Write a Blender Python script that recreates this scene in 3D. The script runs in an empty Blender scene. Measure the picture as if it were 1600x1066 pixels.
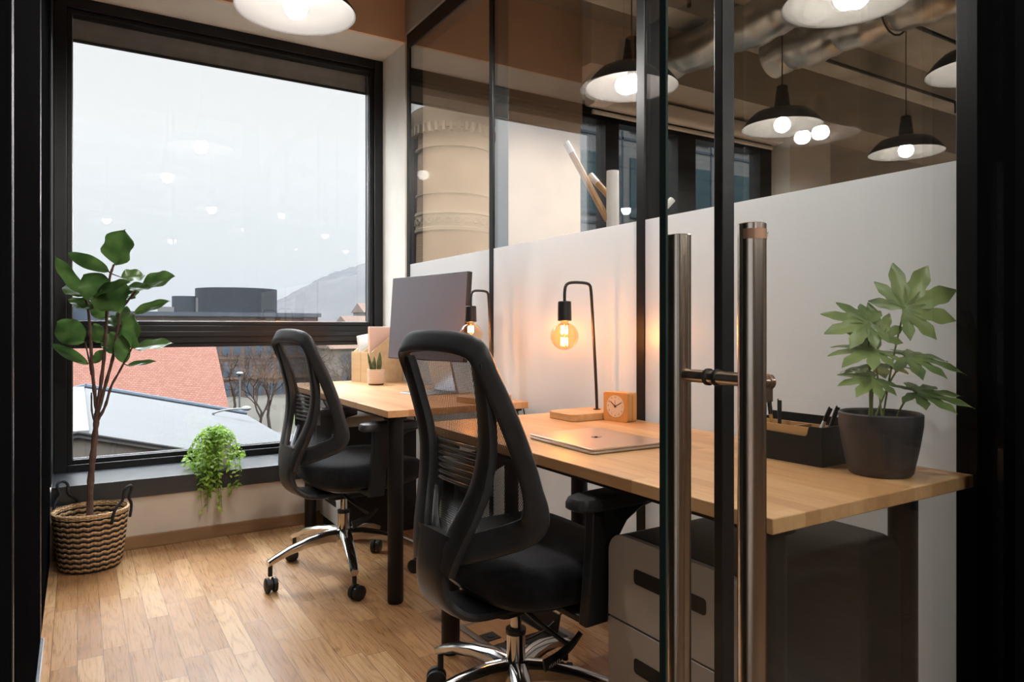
import bpy, bmesh, math, random
from mathutils import Vector, Matrix
PI = math.pi
C = bpy.context.scene.collection
S = bpy.context.scene
random.seed(7)

# ------------------------------------------------------------------ camera
EYE = 1.05
cam_d = bpy.data.cameras.new('camera'); cam = bpy.data.objects.new('camera', cam_d); C.objects.link(cam)
cam.location = (0, 0, EYE)
cam.rotation_euler = (PI/2, 0, -math.radians(31.8))
cam_d.sensor_width = 36; cam_d.lens = 36*1095/1600
cam_d.shift_y = -21/1600; cam_d.clip_start = .02; cam_d.clip_end = 2000
S.camera = cam

# ------------------------------------------------------------------ world: bright overcast sky, hazy white near the horizon
W = bpy.data.worlds.new('overcast_sky'); S.world = W; W.use_nodes = True
nt = W.node_tree; N = nt.nodes; Lk = nt.links
for n in list(N): N.remove(n)
tc = N.new('ShaderNodeTexCoord'); sx = N.new('ShaderNodeSeparateXYZ'); Lk.new(tc.outputs['Generated'], sx.inputs[0])
rc = N.new('ShaderNodeValToRGB'); Lk.new(sx.outputs['Z'], rc.inputs[0])
e = rc.color_ramp.elements
e[0].position = 0.0; e[0].color = (.385, .415, .45, 1)
e[1].position = 1.0; e[1].color = (.86, .92, 1.0, 1)
for p, col in ((.10, (.44, .46, .485, 1)), (.25, (.525, .53, .54, 1)), (.42, (.55, .55, .55, 1))):
    q = e.new(p); q.color = col
mr = N.new('ShaderNodeMapRange'); mr.inputs[1].default_value = .38; mr.inputs[2].default_value = .60
mr.inputs[3].default_value = 1.0; mr.inputs[4].default_value = 17.0; mr.interpolation_type = 'SMOOTHSTEP'
Lk.new(sx.outputs['Z'], mr.inputs[0])
bg = N.new('ShaderNodeBackground'); Lk.new(rc.outputs[0], bg.inputs[0]); Lk.new(mr.outputs[0], bg.inputs[1])
wo = N.new('ShaderNodeOutputWorld'); Lk.new(bg.outputs[0], wo.inputs[0])
S.view_settings.view_transform = 'Standard'; S.view_settings.look = 'None'
S.view_settings.gamma = 1; S.view_settings.exposure = 0.68; S.view_settings.use_curve_mapping = False
PENDANT = 340.0        # emission of the pendant bulbs
FILAMENT = 360.0      # emission of the amber filaments

# ------------------------------------------------------------------ helpers
def obj(name, bm, mat, parent=None, smooth=True, bevel=0, ang=35):
    me = bpy.data.meshes.new(name)
    bmesh.ops.recalc_face_normals(bm, faces=bm.faces)
    bm.to_mesh(me); bm.free()
    if mat: me.materials.append(mat)
    o = bpy.data.objects.new(name, me); C.objects.link(o)
    if parent: o.parent = parent
    if smooth:
        me.shade_smooth(); me.set_sharp_from_angle(angle=math.radians(ang))
    if bevel:
        m = o.modifiers.new('bevel', 'BEVEL'); m.width = bevel; m.segments = 2; m.limit_method = 'ANGLE'; m.angle_limit = math.radians(40)
    return o
def tag(o, label=None, cat=None, group=None, kind=None):
    if label: o['label'] = label
    if cat: o['category'] = cat
    if group: o['group'] = group
    if kind: o['kind'] = kind
    return o
def thing(name, label, cat, loc=(0,0,0), rz=0, group=None, kind=None):
    o = bpy.data.objects.new(name, None); C.objects.link(o); o.empty_display_size = .1
    o.location = loc; o.rotation_euler = (0, 0, rz)
    return tag(o, label, cat, group, kind)
def copy_tree(o, parent=None):
    c = o.copy(); C.objects.link(c)
    if parent: c.parent = parent
    for ch in list(o.children): copy_tree(ch, c)
    return c
def B(): return bmesh.new()
def V(*a): return Vector(a)
def box(bm, lo, hi, rot=None, pivot=None):
    x0,y0,z0 = lo; x1,y1,z1 = hi
    vs = [Vector(p) for p in ((x0,y0,z0),(x1,y0,z0),(x1,y1,z0),(x0,y1,z0),(x0,y0,z1),(x1,y0,z1),(x1,y1,z1),(x0,y1,z1))]
    if rot is not None:
        pv = Vector(pivot) if pivot else Vector((0,0,0))
        vs = [rot @ (p-pv) + pv for p in vs]
    b = [bm.verts.new(p) for p in vs]
    for f in ((0,3,2,1),(4,5,6,7),(0,1,5,4),(1,2,6,5),(2,3,7,6),(3,0,4,7)): bm.faces.new([b[i] for i in f])
    return bm
def perp(d):
    d = d.normalized(); a = Vector((0,0,1)) if abs(d.z) < .9 else Vector((1,0,0))
    u = d.cross(a).normalized(); return u, d.cross(u).normalized()
def rings(bm, R, closed=False, cap=True):
    rv = [[bm.verts.new(p) for p in r] for r in R]
    n = len(rv[0]); m = len(rv)
    for i in range(m if closed else m-1):
        a = rv[i]; b = rv[(i+1) % m]
        for j in range(n):
            bm.faces.new((a[j], a[(j+1) % n], b[(j+1) % n], b[j]))
    if cap and not closed:
        bm.faces.new(rv[0][::-1]); bm.faces.new(rv[-1])
    return bm
def tube(bm, pts, r, seg=10, closed=False, cap=True):
    pts = [Vector(p) for p in pts]; n = len(pts)
    rr = r if isinstance(r, (list, tuple)) else [r]*n
    R = []; u = None
    for i, p in enumerate(pts):
        if closed: d = pts[(i+1) % n]-pts[i-1]
        else: d = pts[min(i+1, n-1)]-pts[max(i-1, 0)]
        if d.length < 1e-9: d = Vector((0,0,1))
        d.normalize()
        if u is None: u, _ = perp(d)
        u = (u - d*u.dot(d))
        if u.length < 1e-6: u, _ = perp(d)
        u.normalize(); v = d.cross(u)
        R.append([p + (u*math.cos(2*PI*k/seg)+v*math.sin(2*PI*k/seg))*rr[i] for k in range(seg)])
    return rings(bm, R, closed, cap)
def cyl(bm, p0, p1, r0, r1=None, seg=24): return tube(bm, [p0, p1], [r0, r0 if r1 is None else r1], seg)
def lathe(bm, prof, c=(0,0,0), seg=32, fn=None):
    c = Vector(c); R = []
    for r, z in prof:
        row = []
        for k in range(seg):
            a = 2*PI*k/seg; q = r if fn is None else fn(r, z, a)
            row.append(c+Vector((q*math.cos(a), q*math.sin(a), z)))
        R.append(row)
    return rings(bm, R, False, True)
def sphere(bm, c, r, seg=20, sz=1):
    c = Vector(c); n = seg//2
    prof = [(max(1e-4, r*math.sin(PI*i/n)), -r*sz*math.cos(PI*i/n)) for i in range(n+1)]
    return lathe(bm, prof, c, seg)
def prism(bm, poly, axis, lo, hi):
    def mk(p, t):
        if axis == 'x': return Vector((t, p[0], p[1]))
        if axis == 'y': return Vector((p[0], t, p[1]))
        return Vector((p[0], p[1], t))
    a = [bm.verts.new(mk(p, lo)) for p in poly]; b = [bm.verts.new(mk(p, hi)) for p in poly]
    n = len(poly)
    for i in range(n): bm.faces.new((a[i], a[(i+1) % n], b[(i+1) % n], b[i]))
    bm.faces.new(a[::-1]); bm.faces.new(b)
    return bm
def rrect(x0, y0, x1, y1, r, seg=6, corners=(1,1,1,1)):
    out = []
    for k, (cx, cy, a0) in enumerate(((x0+r,y0+r,PI),(x1-r,y0+r,1.5*PI),(x1-r,y1-r,0),(x0+r,y1-r,.5*PI))):
        if corners[k]:
            for i in range(seg+1):
                a = a0+.5*PI*i/seg; out.append((cx+r*math.cos(a), cy+r*math.sin(a)))
        else: out.append(((x0,y0),(x1,y0),(x1,y1),(x0,y1))[k])
    return out
def grid(bm, fn, nu, nv):
    vs = [[bm.verts.new(fn(i/nu, j/nv)) for j in range(nv+1)] for i in range(nu+1)]
    for i in range(nu):
        for j in range(nv): bm.faces.new((vs[i][j], vs[i+1][j], vs[i+1][j+1], vs[i][j+1]))
    return bm
def smooth_path(pts, it=2, closed=False):
    pts = [Vector(p) for p in pts]
    for _ in range(it):
        out = []; n = len(pts)
        for i in range(n if closed else n-1):
            a, b = pts[i], pts[(i+1) % n]
            out += [a*.75+b*.25, a*.25+b*.75]
        if not closed: out = [pts[0]]+out+[pts[-1]]
        pts = out
    return pts
def sweep(bm, pts, hw, ht, nrm, closed=False, seg=12):
    """superellipse section: hw in the surface plane, ht along the normal"""
    n = len(pts); R = []
    for i, p in enumerate(pts):
        d = (pts[(i+1) % n]-pts[i-1]) if closed else pts[min(i+1, n-1)]-pts[max(i-1, 0)]
        d.normalize()
        nn = nrm(i, p) if callable(nrm) else nrm[i] if isinstance(nrm, list) else nrm
        nn = (nn-d*nn.dot(d)).normalized(); v = d.cross(nn)
        a = hw(i/(n-1)) if callable(hw) else hw; b = ht(i/(n-1)) if callable(ht) else ht
        row = []
        for k in range(seg):
            t = 2*PI*k/seg; cx, sy = math.cos(t), math.sin(t)
            e = .55
            row.append(p + v*a*math.copysign(abs(cx)**e, cx) + nn*b*math.copysign(abs(sy)**e, sy))
        R.append(row)
    return rings(bm, R, closed, True)
def text_mesh(name, txt, size, mat, parent, M, depth=.0004, align='CENTER'):
    cu = bpy.data.curves.new(name, 'FONT'); cu.body = txt; cu.size = size; cu.align_x = align; cu.align_y = 'CENTER'; cu.extrude = depth
    t = bpy.data.objects.new(name, cu); C.objects.link(t)
    bpy.context.view_layer.update()
    me = bpy.data.meshes.new_from_object(t.evaluated_get(bpy.context.evaluated_depsgraph_get()))
    bpy.data.objects.remove(t); me.materials.clear(); me.materials.append(mat)
    me.transform(M)
    o = bpy.data.objects.new(name, me); C.objects.link(o); o.parent = parent
    return o

# ------------------------------------------------------------------ materials
class G:
    def __init__(s, name):
        s.m = bpy.data.materials.new(name); s.m.use_nodes = True; s.t = s.m.node_tree
        for n in list(s.t.nodes): s.t.nodes.remove(n)
        s.out = s.t.nodes.new('ShaderNodeOutputMaterial')
    def n(s, typ, **kw):
        a = s.t.nodes.new('ShaderNode'+typ)
        for k, v in kw.items(): setattr(a, k, v)
        return a
    def l(s, a, b): s.t.links.new(a, b)
    def math(s, op, a, b=None, c=None):
        m = s.n('Math', operation=op)
        for i, x in enumerate((a, b, c)):
            if x is None: continue
            if isinstance(x, (int, float)): m.inputs[i].default_value = x
            else: s.l(x, m.inputs[i])
        return m.outputs[0]
    def ramp(s, fac, stops, interp='LINEAR'):
        r = s.n('ValToRGB'); r.color_ramp.interpolation = interp; e = r.color_ramp.elements
        while len(e) < len(stops): e.new(.5)
        for q, (p, c) in zip(e, stops): q.position = p; q.color = (*c, 1)
        s.l(fac, r.inputs[0]); return r.outputs[0]
    def coords(s, scale=(1,1,1), kind='Object'):
        t = s.n('TexCoord'); m = s.n('Mapping'); m.inputs['Scale'].default_value = scale
        s.l(t.outputs[kind], m.inputs[0]); return m.outputs[0]
    def noise(s, vec, scale, detail=3, rough=.5):
        a = s.n('TexNoise'); a.inputs['Scale'].default_value = scale; a.inputs['Detail'].default_value = detail
        a.inputs['Roughness'].default_value = rough; s.l(vec, a.inputs['Vector']); return a.outputs['Fac']
    def pbsdf(s, base=None, rough=.5, metal=0, spec=.5, bump=None, bstr=.1, bdist=.002, **kw):
        p = s.n('BsdfPrincipled')
        if base is not None:
            if isinstance(base, tuple): p.inputs['Base Color'].default_value = (*base, 1)
            else: s.l(base, p.inputs['Base Color'])
        if isinstance(rough, (int, float)): p.inputs['Roughness'].default_value = rough
        else: s.l(rough, p.inputs['Roughness'])
        p.inputs['Metallic'].default_value = metal; p.inputs['Specular IOR Level'].default_value = spec
        for k, v in kw.items(): p.inputs[k.replace('_', ' ')].default_value = v
        if bump is not None:
            b = s.n('Bump'); b.inputs['Strength'].default_value = bstr; b.inputs['Distance'].default_value = bdist
            s.l(bump, b.inputs['Height']); s.l(b.outputs[0], p.inputs['Normal'])
        return p.outputs[0]
    def done(s, sh): s.l(sh, s.out.inputs[0]); return s.m
def plain(name, col, rough=.5, metal=0, var=.12, scale=12, bump=.05, spec=.5, **kw):
    g = G(name); v = g.coords(); nz = g.noise(v, scale, 4)
    lo = tuple(c*(1-var) for c in col); hi = tuple(min(1, c*(1+var)) for c in col)
    c = g.ramp(nz, [(.3, lo), (.7, hi)])
    n2 = g.noise(v, scale*14, 2)
    return g.done(g.pbsdf(c, rough, metal, spec, n2, bump, .001, **kw))
def schlick(g, r0, power):
    ge = g.n('NewGeometry'); d = g.n('VectorMath', operation='DOT_PRODUCT')
    g.l(ge.outputs['Incoming'], d.inputs[0]); g.l(ge.outputs['Normal'], d.inputs[1])
    a = g.math('ABSOLUTE', d.outputs['Value']); b = g.math('SUBTRACT', 1.0, a); c = g.math('POWER', b, power)
    return g.math('MULTIPLY_ADD', c, 1-r0, r0)
def glass(name, r0=.045, power=5, tint=(.97,.98,.975), rough=0.0):
    g = G(name); f = schlick(g, r0, power)
    t = g.n('BsdfTransparent'); t.inputs[0].default_value = (*tint, 1)
    gl = g.n('BsdfGlossy'); gl.inputs['Roughness'].default_value = rough; gl.inputs[0].default_value = (1,1,1,1)
    m = g.n('MixShader'); g.l(f, m.inputs[0]); g.l(t.outputs[0], m.inputs[1]); g.l(gl.outputs[0], m.inputs[2])
    return g.done(m.outputs[0])
def emit(name, col, st):
    g = G(name); e = g.n('Emission'); e.inputs[0].default_value = (*col, 1); e.inputs[1].default_value = st
    return g.done(e.outputs[0])

def floor_mat(name='oak_parquet', k=1.0):
    g = G(name)
    t = g.n('TexCoord'); sp = g.n('SeparateXYZ'); g.l(t.outputs['Object'], sp.inputs[0])
    pw, pl = .071, .52
    xi = g.math('DIVIDE', sp.outputs['X'], pw); col = g.math('FLOOR', xi); fx = g.math('FRACT', xi)
    off = g.math('FRACT', g.math('MULTIPLY', g.math('SINE', g.math('MULTIPLY', col, 12.9898)), 43758.5))
    yi = g.math('ADD', g.math('DIVIDE', sp.outputs['Y'], pl), off); row = g.math('FLOOR', yi); fy = g.math('FRACT', yi)
    cv = g.n('CombineXYZ'); g.l(col, cv.inputs[0]); g.l(row, cv.inputs[1])
    wn = g.n('TexWhiteNoise', noise_dimensions='2D'); g.l(cv.outputs[0], wn.inputs['Vector'])
    gv = g.n('CombineXYZ'); g.l(g.math('ADD', sp.outputs['X'], g.math('MULTIPLY', wn.outputs['Value'], 7)), gv.inputs[0])
    g.l(g.math('MULTIPLY', g.math('ADD', sp.outputs['Y'], g.math('MULTIPLY', wn.outputs['Value'], 31)), .11), gv.inputs[1])
    g.l(g.math('MULTIPLY', wn.outputs['Value'], 9), gv.inputs[2])
    n1 = g.noise(gv.outputs[0], 11, 2, .45)
    wv = g.math('FRACT', g.math('MULTIPLY', n1, 13.0))
    grain = g.math('MULTIPLY', g.math('ABSOLUTE', g.math('SUBTRACT', wv, .5)), 2)
    fv = g.n('CombineXYZ'); g.l(g.math('ADD', sp.outputs['X'], g.math('MULTIPLY', wn.outputs['Value'], 7)), fv.inputs[0])
    g.l(g.math('MULTIPLY', g.math('ADD', sp.outputs['Y'], g.math('MULTIPLY', wn.outputs['Value'], 31)), .022), fv.inputs[1])
    fine = g.noise(fv.outputs[0], 260, 3, .65)
    base = g.ramp(wn.outputs['Value'], [(0, (.36*k,.185*k,.078*k)), (.4, (.43*k,.235*k,.108*k)), (.75, (.50*k,.29*k,.140*k)), (1, (.56*k,.355*k,.185*k))])
    mx = g.n('Mix', data_type='RGBA', blend_type='MULTIPLY'); g.l(base, mx.inputs[6])
    gr = g.ramp(g.math('ADD', g.math('MULTIPLY', grain, .55), g.math('MULTIPLY', fine, .45)), [(.20, (.68,.62,.56)), (.50, (1,1,1))])
    g.l(gr, mx.inputs[7]); mx.inputs[0].default_value = .85
    ex = g.math('MINIMUM', fx, g.math('SUBTRACT', 1, fx)); ey = g.math('MINIMUM', fy, g.math('SUBTRACT', 1, fy))
    seam = g.math('MINIMUM', g.math('GREATER_THAN', ex, .012), g.math('GREATER_THAN', ey, .0018))
    m2 = g.n('Mix', data_type='RGBA', blend_type='MIX'); g.l(seam, m2.inputs[0]); m2.inputs[6].default_value = (.10,.05,.025,1); g.l(mx.outputs[2], m2.inputs[7])
    rg = g.ramp(fine, [(.3, (.24,)*3), (.7, (.36,)*3)])
    hgt = g.math('ADD', g.math('MULTIPLY', seam, 1.0), g.math('MULTIPLY', gr, .35))
    return g.done(g.pbsdf(m2.outputs[2], rg, 0, .5, hgt, .25, .0015))
def stave_mat():
    g = G('oak_butcher_block'); t = g.n('TexCoord'); sp = g.n('SeparateXYZ'); g.l(t.outputs['Object'], sp.inputs[0])
    xi = g.math('DIVIDE', sp.outputs['X'], .042); col = g.math('FLOOR', xi)
    off = g.math('FRACT', g.math('MULTIPLY', g.math('SINE', g.math('MULTIPLY', col, 12.9898)), 43758.5))
    row = g.math('FLOOR', g.math('ADD', g.math('DIVIDE', sp.outputs['Y'], .34), off))
    cv = g.n('CombineXYZ'); g.l(col, cv.inputs[0]); g.l(row, cv.inputs[1])
    wn = g.n('TexWhiteNoise', noise_dimensions='2D'); g.l(cv.outputs[0], wn.inputs['Vector'])
    gv = g.n('CombineXYZ'); g.l(g.math('ADD', sp.outputs['X'], g.math('MULTIPLY', wn.outputs['Value'], 5)), gv.inputs[0])
    g.l(g.math('MULTIPLY', sp.outputs['Y'], .10), gv.inputs[1]); g.l(sp.outputs['Z'], gv.inputs[2])
    n1 = g.noise(gv.outputs[0], 60, 4, .6)
    base = g.ramp(wn.outputs['Value'], [(0, (.50,.265,.115)), (.5, (.59,.33,.15)), (1, (.67,.40,.195))])
    mx = g.n('Mix', data_type='RGBA', blend_type='MULTIPLY'); mx.inputs[0].default_value = .7
    g.l(base, mx.inputs[6]); g.l(g.ramp(n1, [(.3, (.78,.72,.66)), (.6, (1,1,1))]), mx.inputs[7])
    return g.done(g.pbsdf(mx.outputs[2], .38, 0, .5, n1, .06, .001))
def wood(name, lo, hi, axis='Z', scale=40, rough=.5):
    g = G(name); sc = {'X':(.08,1,1),'Y':(1,.08,1),'Z':(1,1,.08)}[axis]
    v = g.coords(sc); n1 = g.noise(v, scale, 4, .6)
    return g.done(g.pbsdf(g.ramp(n1, [(.3, lo), (.7, hi)]), rough, 0, .5, n1, .08, .001))

M = {}
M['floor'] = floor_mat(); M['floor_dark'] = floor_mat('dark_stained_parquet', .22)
M['stave'] = stave_mat()
M['wall_white'] = plain('white_plaster', (.74,.71,.66), .8, var=.05, scale=6, bump=.25)
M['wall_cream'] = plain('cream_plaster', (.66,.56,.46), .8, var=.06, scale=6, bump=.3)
M['wall_tan'] = plain('tan_painted_plaster', (.82,.56,.38), .8, var=.06, scale=3, bump=.2)
M['wall_taupe'] = plain('taupe_plaster', (.46,.42,.37), .8, var=.08, scale=3, bump=.2)
M['ceiling'] = plain('grey_ceiling_plaster', (.30,.28,.25), .85, var=.15, scale=3, bump=.3)
M['concrete'] = plain('raw_board_marked_concrete', (.56,.545,.50), .85, var=.45, scale=1.6, bump=.5)
M['black_frame'] = plain('black_powder_coated_aluminium', (.009,.009,.010), .36, var=.1, bump=.02, spec=.32)
M['black_panel'] = plain('black_satin_panel', (.004,.004,.0045), .6, spec=.0, IOR=1.03, var=.1, bump=.01)
M['black_matte'] = plain('matte_black_paint', (.010,.010,.011), .5, var=.15, bump=.03, spec=.3)
M['plastic'] = plain('charcoal_moulded_plastic', (.031,.031,.033), .40, var=.12, scale=30, bump=.12)
M['fabric'] = plain('black_seat_fabric', (.008,.008,.010), .9, var=.3, scale=60, bump=.5, spec=.2, Sheen_Weight=.1)
M['chrome'] = plain('polished_aluminium', (.62,.60,.58), .14, 1, var=.05, bump=.02)
M['steel'] = plain('brushed_stainless_steel', (.74,.62,.52), .22, 1, var=.05, bump=.03)
M['edge_metal'] = plain('bright_aluminium_edge', (.75,.75,.80), .25, 1, var=.03, bump=.0)
M['rubber'] = plain('black_nylon', (.012,.012,.012), .45, var=.1)
M['skirting'] = wood('oak_skirting', (.22,.115,.05), (.34,.19,.09), 'X', 30)
M['bamboo'] = wood('bamboo', (.50,.23,.065), (.64,.33,.11), 'Z', 30, .4)
M['bamboo_y'] = wood('bamboo_tray', (.50,.27,.11), (.64,.38,.17), 'Y', 30, .45)
M['plywood'] = wood('light_birch_plywood', (.58,.38,.20), (.70,.50,.29), 'Y', 20, .5)
M['branch'] = wood('pale_timber', (.45,.26,.12), (.60,.38,.20), 'Z', 40, .5)
M['paper'] = plain('white_paper', (.80,.80,.80), .7, var=.02, bump=.0)
M['pink_card'] = plain('pale_pink_card', (.78,.52,.42), .7, var=.03, bump=.02)
M['glass_window'] = glass('window_glass', .03, 5)
M['glass_part'] = glass('partition_glass', .085, 2.4, (.90,.89,.87))
M['glass_door'] = glass('door_glass', .022, 5, (.985,.99,.985))
M['glass_bulb'] = glass('amber_bulb_glass', .06, 3.0, (1,.80,.60))
M['glass_edge'] = plain('green_glass_edge', (.45,.62,.58), .15, var=.05, bump=0)
M['pedestal_black'] = plain('black_satin_steel', (.010,.010,.0105), .34, var=.1, bump=.03, spec=.35)
M['pedestal_front'] = plain('greige_painted_steel', (.42,.37,.32), .38, var=.04, bump=.03)
M['pedestal_light'] = plain('light_grey_painted_steel', (.55,.55,.52), .35, var=.04, bump=.03)
M['laptop'] = plain('gold_anodised_aluminium', (.62,.47,.36), .30, .85, var=.02, bump=.02)
M['laptop_side'] = plain('silver_anodised_aluminium', (.55,.52,.48), .28, .9, var=.02, bump=.02)
M['mirror_dark'] = plain('dark_mirror_finish', (.05,.045,.04), .08, .9, var=.0, bump=.0)
M['screen'] = plain('dark_display_glass', (.14,.125,.15), .36, var=.05, scale=2, bump=.0, spec=1.0)
M['silver'] = plain('silver_aluminium', (.62,.62,.64), .3, .9, var=.02, bump=.02)
M['pot_grey'] = plain('matte_graphite_ceramic', (.045,.040,.042), .48, var=.12, scale=9, bump=.1)
M['pot_soil'] = plain('pale_potting_disc', (.50,.38,.26), .8, var=.1)
M['pot_white'] = plain('white_glazed_pot', (.70,.68,.62), .5, var=.06)
M['soil'] = plain('dark_potting_soil', (.035,.022,.015), .95, var=.4, scale=60, bump=.8)
M['rope'] = plain('black_cotton_rope', (.014,.014,.016), .85, var=.3, scale=90, bump=.8)
M['bark'] = plain('brown_bark', (.115,.062,.045), .8, var=.35, scale=40, bump=.8)
M['stem'] = plain('green_plant_stem', (.16,.20,.06), .55, var=.25, scale=30)
M['lamp_black'] = plain('black_enamel', (.016,.015,.015), .38, var=.1, bump=.03)
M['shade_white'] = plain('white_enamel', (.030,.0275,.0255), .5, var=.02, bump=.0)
M['bulb'] = emit('lit_opal_bulb', (1.0,.96,.91), PENDANT)
M['filament'] = emit('glowing_filament', (1.0,.38,.075), FILAMENT)
M['foil'] = plain('crinkled_foil_duct', (.55,.54,.52), .30, .9, var=.2, scale=8, bump=1.0)
M['clock_face'] = plain('cream_clock_face', (.70,.56,.42), .6, var=.02, bump=0)
M['ink'] = plain('dark_brown_ink', (.06,.035,.025), .6, var=0, bump=0)
M['red_hand'] = plain('dusty_red_hand', (.35,.12,.09), .6, var=0, bump=0)
M['white_ink'] = plain('white_print', (.7,.7,.7), .6, var=0, bump=0)
M['tan_label'] = plain('copper_tinted_label', (.42,.24,.15), .4, .5, var=.03, bump=0)
def film_mat():
    g = G('frosted_privacy_film'); f = schlick(g, .05, 2.6)
    d = g.n('BsdfDiffuse'); d.inputs[0].default_value = (.58,.63,.69,1)
    t = g.n('BsdfTranslucent'); t.inputs[0].default_value = (.90,.93,.97,1)
    m = g.n('MixShader'); m.inputs[0].default_value = .55; g.l(d.outputs[0], m.inputs[1]); g.l(t.outputs[0], m.inputs[2])
    gl = g.n('BsdfGlossy'); gl.inputs['Roughness'].default_value = .36; gl.inputs[0].default_value = (.95,.95,.95,1)
    k = g.n('MixShader'); g.l(f, k.inputs[0]); g.l(m.outputs[0], k.inputs[1]); g.l(gl.outputs[0], k.inputs[2])
    return g.done(k.outputs[0])
M['film'] = film_mat()
def mesh_mat():
    g = G('black_open_mesh_fabric'); t = g.n('TexCoord'); sp = g.n('SeparateXYZ'); g.l(t.outputs['Object'], sp.inputs[0])
    a = g.math('SINE', g.math('MULTIPLY', sp.outputs['Z'], 2*PI/.0072)); 
    sh = g.math('MULTIPLY', g.math('GREATER_THAN', a, 0), PI)
    b = g.math('SINE', g.math('ADD', g.math('MULTIPLY', sp.outputs['Y'], 2*PI/.0050), sh))
    hole = g.math('MULTIPLY', g.math('GREATER_THAN', g.math('ABSOLUTE', a), .48), g.math('GREATER_THAN', b, .22))
    p = g.pbsdf((.045,.042,.042), .5)
    tr = g.n('BsdfTransparent'); m = g.n('MixShader'); g.l(hole, m.inputs[0]); g.l(p, m.inputs[1]); g.l(tr.outputs[0], m.inputs[2])
    return g.done(m.outputs[0])
M['mesh'] = mesh_mat()
def leaf_mat(name, c0, c1, rough=.4, tr=.3, scale=9):
    g = G(name); v = g.coords(); n1 = g.noise(v, scale, 3)
    col = g.ramp(n1, [(.35, c0), (.65, c1)])
    p = g.pbsdf(col, rough, 0, .5, g.noise(v, 55, 2), .15, .002)
    t = g.n('BsdfTranslucent'); g.l(g.ramp(n1, [(.35, tuple(x*1.5 for x in c0)), (.65, tuple(x*1.5 for x in c1))]), t.inputs[0])
    m = g.n('MixShader'); m.inputs[0].default_value = tr; g.l(p, m.inputs[1]); g.l(t.outputs[0], m.inputs[2])
    return g.done(m.outputs[0])
M['leaf_fig'] = leaf_mat('fig_leaf', (.028,.062,.016), (.075,.130,.034), .34, .30)
M['leaf_fats'] = leaf_mat('palmate_leaf', (.07,.125,.04), (.24,.32,.11), .40, .3, 7)
M['leaf_trail'] = leaf_mat('bright_trailing_leaf', (.14,.28,.03), (.42,.60,.10), .5, .5, 20)
M['leaf_snake'] = leaf_mat('succulent_leaf', (.05,.075,.02), (.12,.13,.04), .5, .1, 60)
def basket_mat():
    g = G('woven_seagrass'); t = g.n('TexCoord'); sp = g.n('SeparateXYZ'); g.l(t.outputs['Object'], sp.inputs[0])
    ang = g.math('ARCTAN2', sp.outputs['Y'], sp.outputs['X'])
    w = g.math('MULTIPLY', g.math('SINE', g.math('MULTIPLY', ang, 22)), .0022)
    z = g.math('ADD', sp.outputs['Z'], w)
    f = g.math('FRACT', g.math('DIVIDE', z, .0228))
    blk = g.math('MULTIPLY', g.math('LESS_THAN', f, .50), g.math('LESS_THAN', sp.outputs['Z'], .236))
    nz = g.noise(g.coords(), 120, 3)
    tan = g.ramp(nz, [(.3, (.42,.25,.12)), (.7, (.68,.47,.27))])
    mx = g.n('Mix', data_type='RGBA'); g.l(blk, mx.inputs[0]); g.l(tan, mx.inputs[6]); mx.inputs[7].default_value = (.022,.018,.016,1)
    h = g.math('ADD', g.math('ABSOLUTE', g.math('SINE', g.math('MULTIPLY', z, 2*PI/.0228))), g.math('MULTIPLY', g.math('ABSOLUTE', g.math('SINE', g.math('MULTIPLY', ang, 33))), .5))
    return g.done(g.pbsdf(mx.outputs[2], .75, 0, .3, h, .8, .004))
M['basket'] = basket_mat()
def ribbed_pot_mat():
    g = G('ribbed_peach_ceramic'); t = g.n('TexCoord'); sp = g.n('SeparateXYZ'); g.l(t.outputs['Object'], sp.inputs[0])
    s_ = g.math('SINE', g.math('MULTIPLY', sp.outputs['Z'], 2*PI/.009))
    c = g.ramp(g.math('MULTIPLY_ADD', s_, .5, .5), [(.0, (.48,.33,.24)), (.5, (.72,.56,.43))])
    return g.done(g.pbsdf(c, .6, 0, .4, s_, .4, .001))
M['pot_ribbed'] = ribbed_pot_mat()
def tile_mat(name, c0, c1, sx_, sz_, row='Y'):
    g = G(name); b = g.n('TexBrick'); t = g.n('TexCoord'); sp = g.n('SeparateXYZ'); g.l(t.outputs['Object'], sp.inputs[0])
    cv = g.n('CombineXYZ'); g.l(g.math('MULTIPLY', sp.outputs['X'], sx_), cv.inputs[0]); g.l(g.math('MULTIPLY', sp.outputs[row], sz_), cv.inputs[1])
    g.l(cv.outputs[0], b.inputs['Vector'])
    b.inputs['Color1'].default_value = (*c0, 1); b.inputs['Color2'].default_value = (*c1, 1)
    b.inputs['Mortar'].default_value = (*tuple(x*.68 for x in c0), 1); b.inputs['Scale'].default_value = 1
    b.inputs['Mortar Size'].default_value = .035
    return g.done(g.pbsdf(b.outputs[0], .95, 0, .03))
# ================================================================== THE SETTING
XL, XR, YW, YG = -.105, 1.62, 3.77, 4.16      # left wall, partition, inner face of the window wall, window plane
CE = 3.25
def struct(name, bm, m, parent=None, smooth=False, bevel=0):
    o = obj(name, bm, m, parent, smooth, bevel)
    if parent is None: o['kind'] = 'structure'
    return o
bm = B(); box(bm, (-5,.66,-.12), (9.2,YW,0)); struct('floor', bm, M['floor'])
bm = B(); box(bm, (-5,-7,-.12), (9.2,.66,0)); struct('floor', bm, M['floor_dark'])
bm = B(); box(bm, (-5,-7,CE), (9.2,4.5,CE+.15)); struct('ceiling', bm, M['concrete'])
bm = B(); box(bm, (XL,.74,CE-.10), (XR+.0,YW,CE)); struct('ceiling', bm, M['ceiling'])

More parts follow.
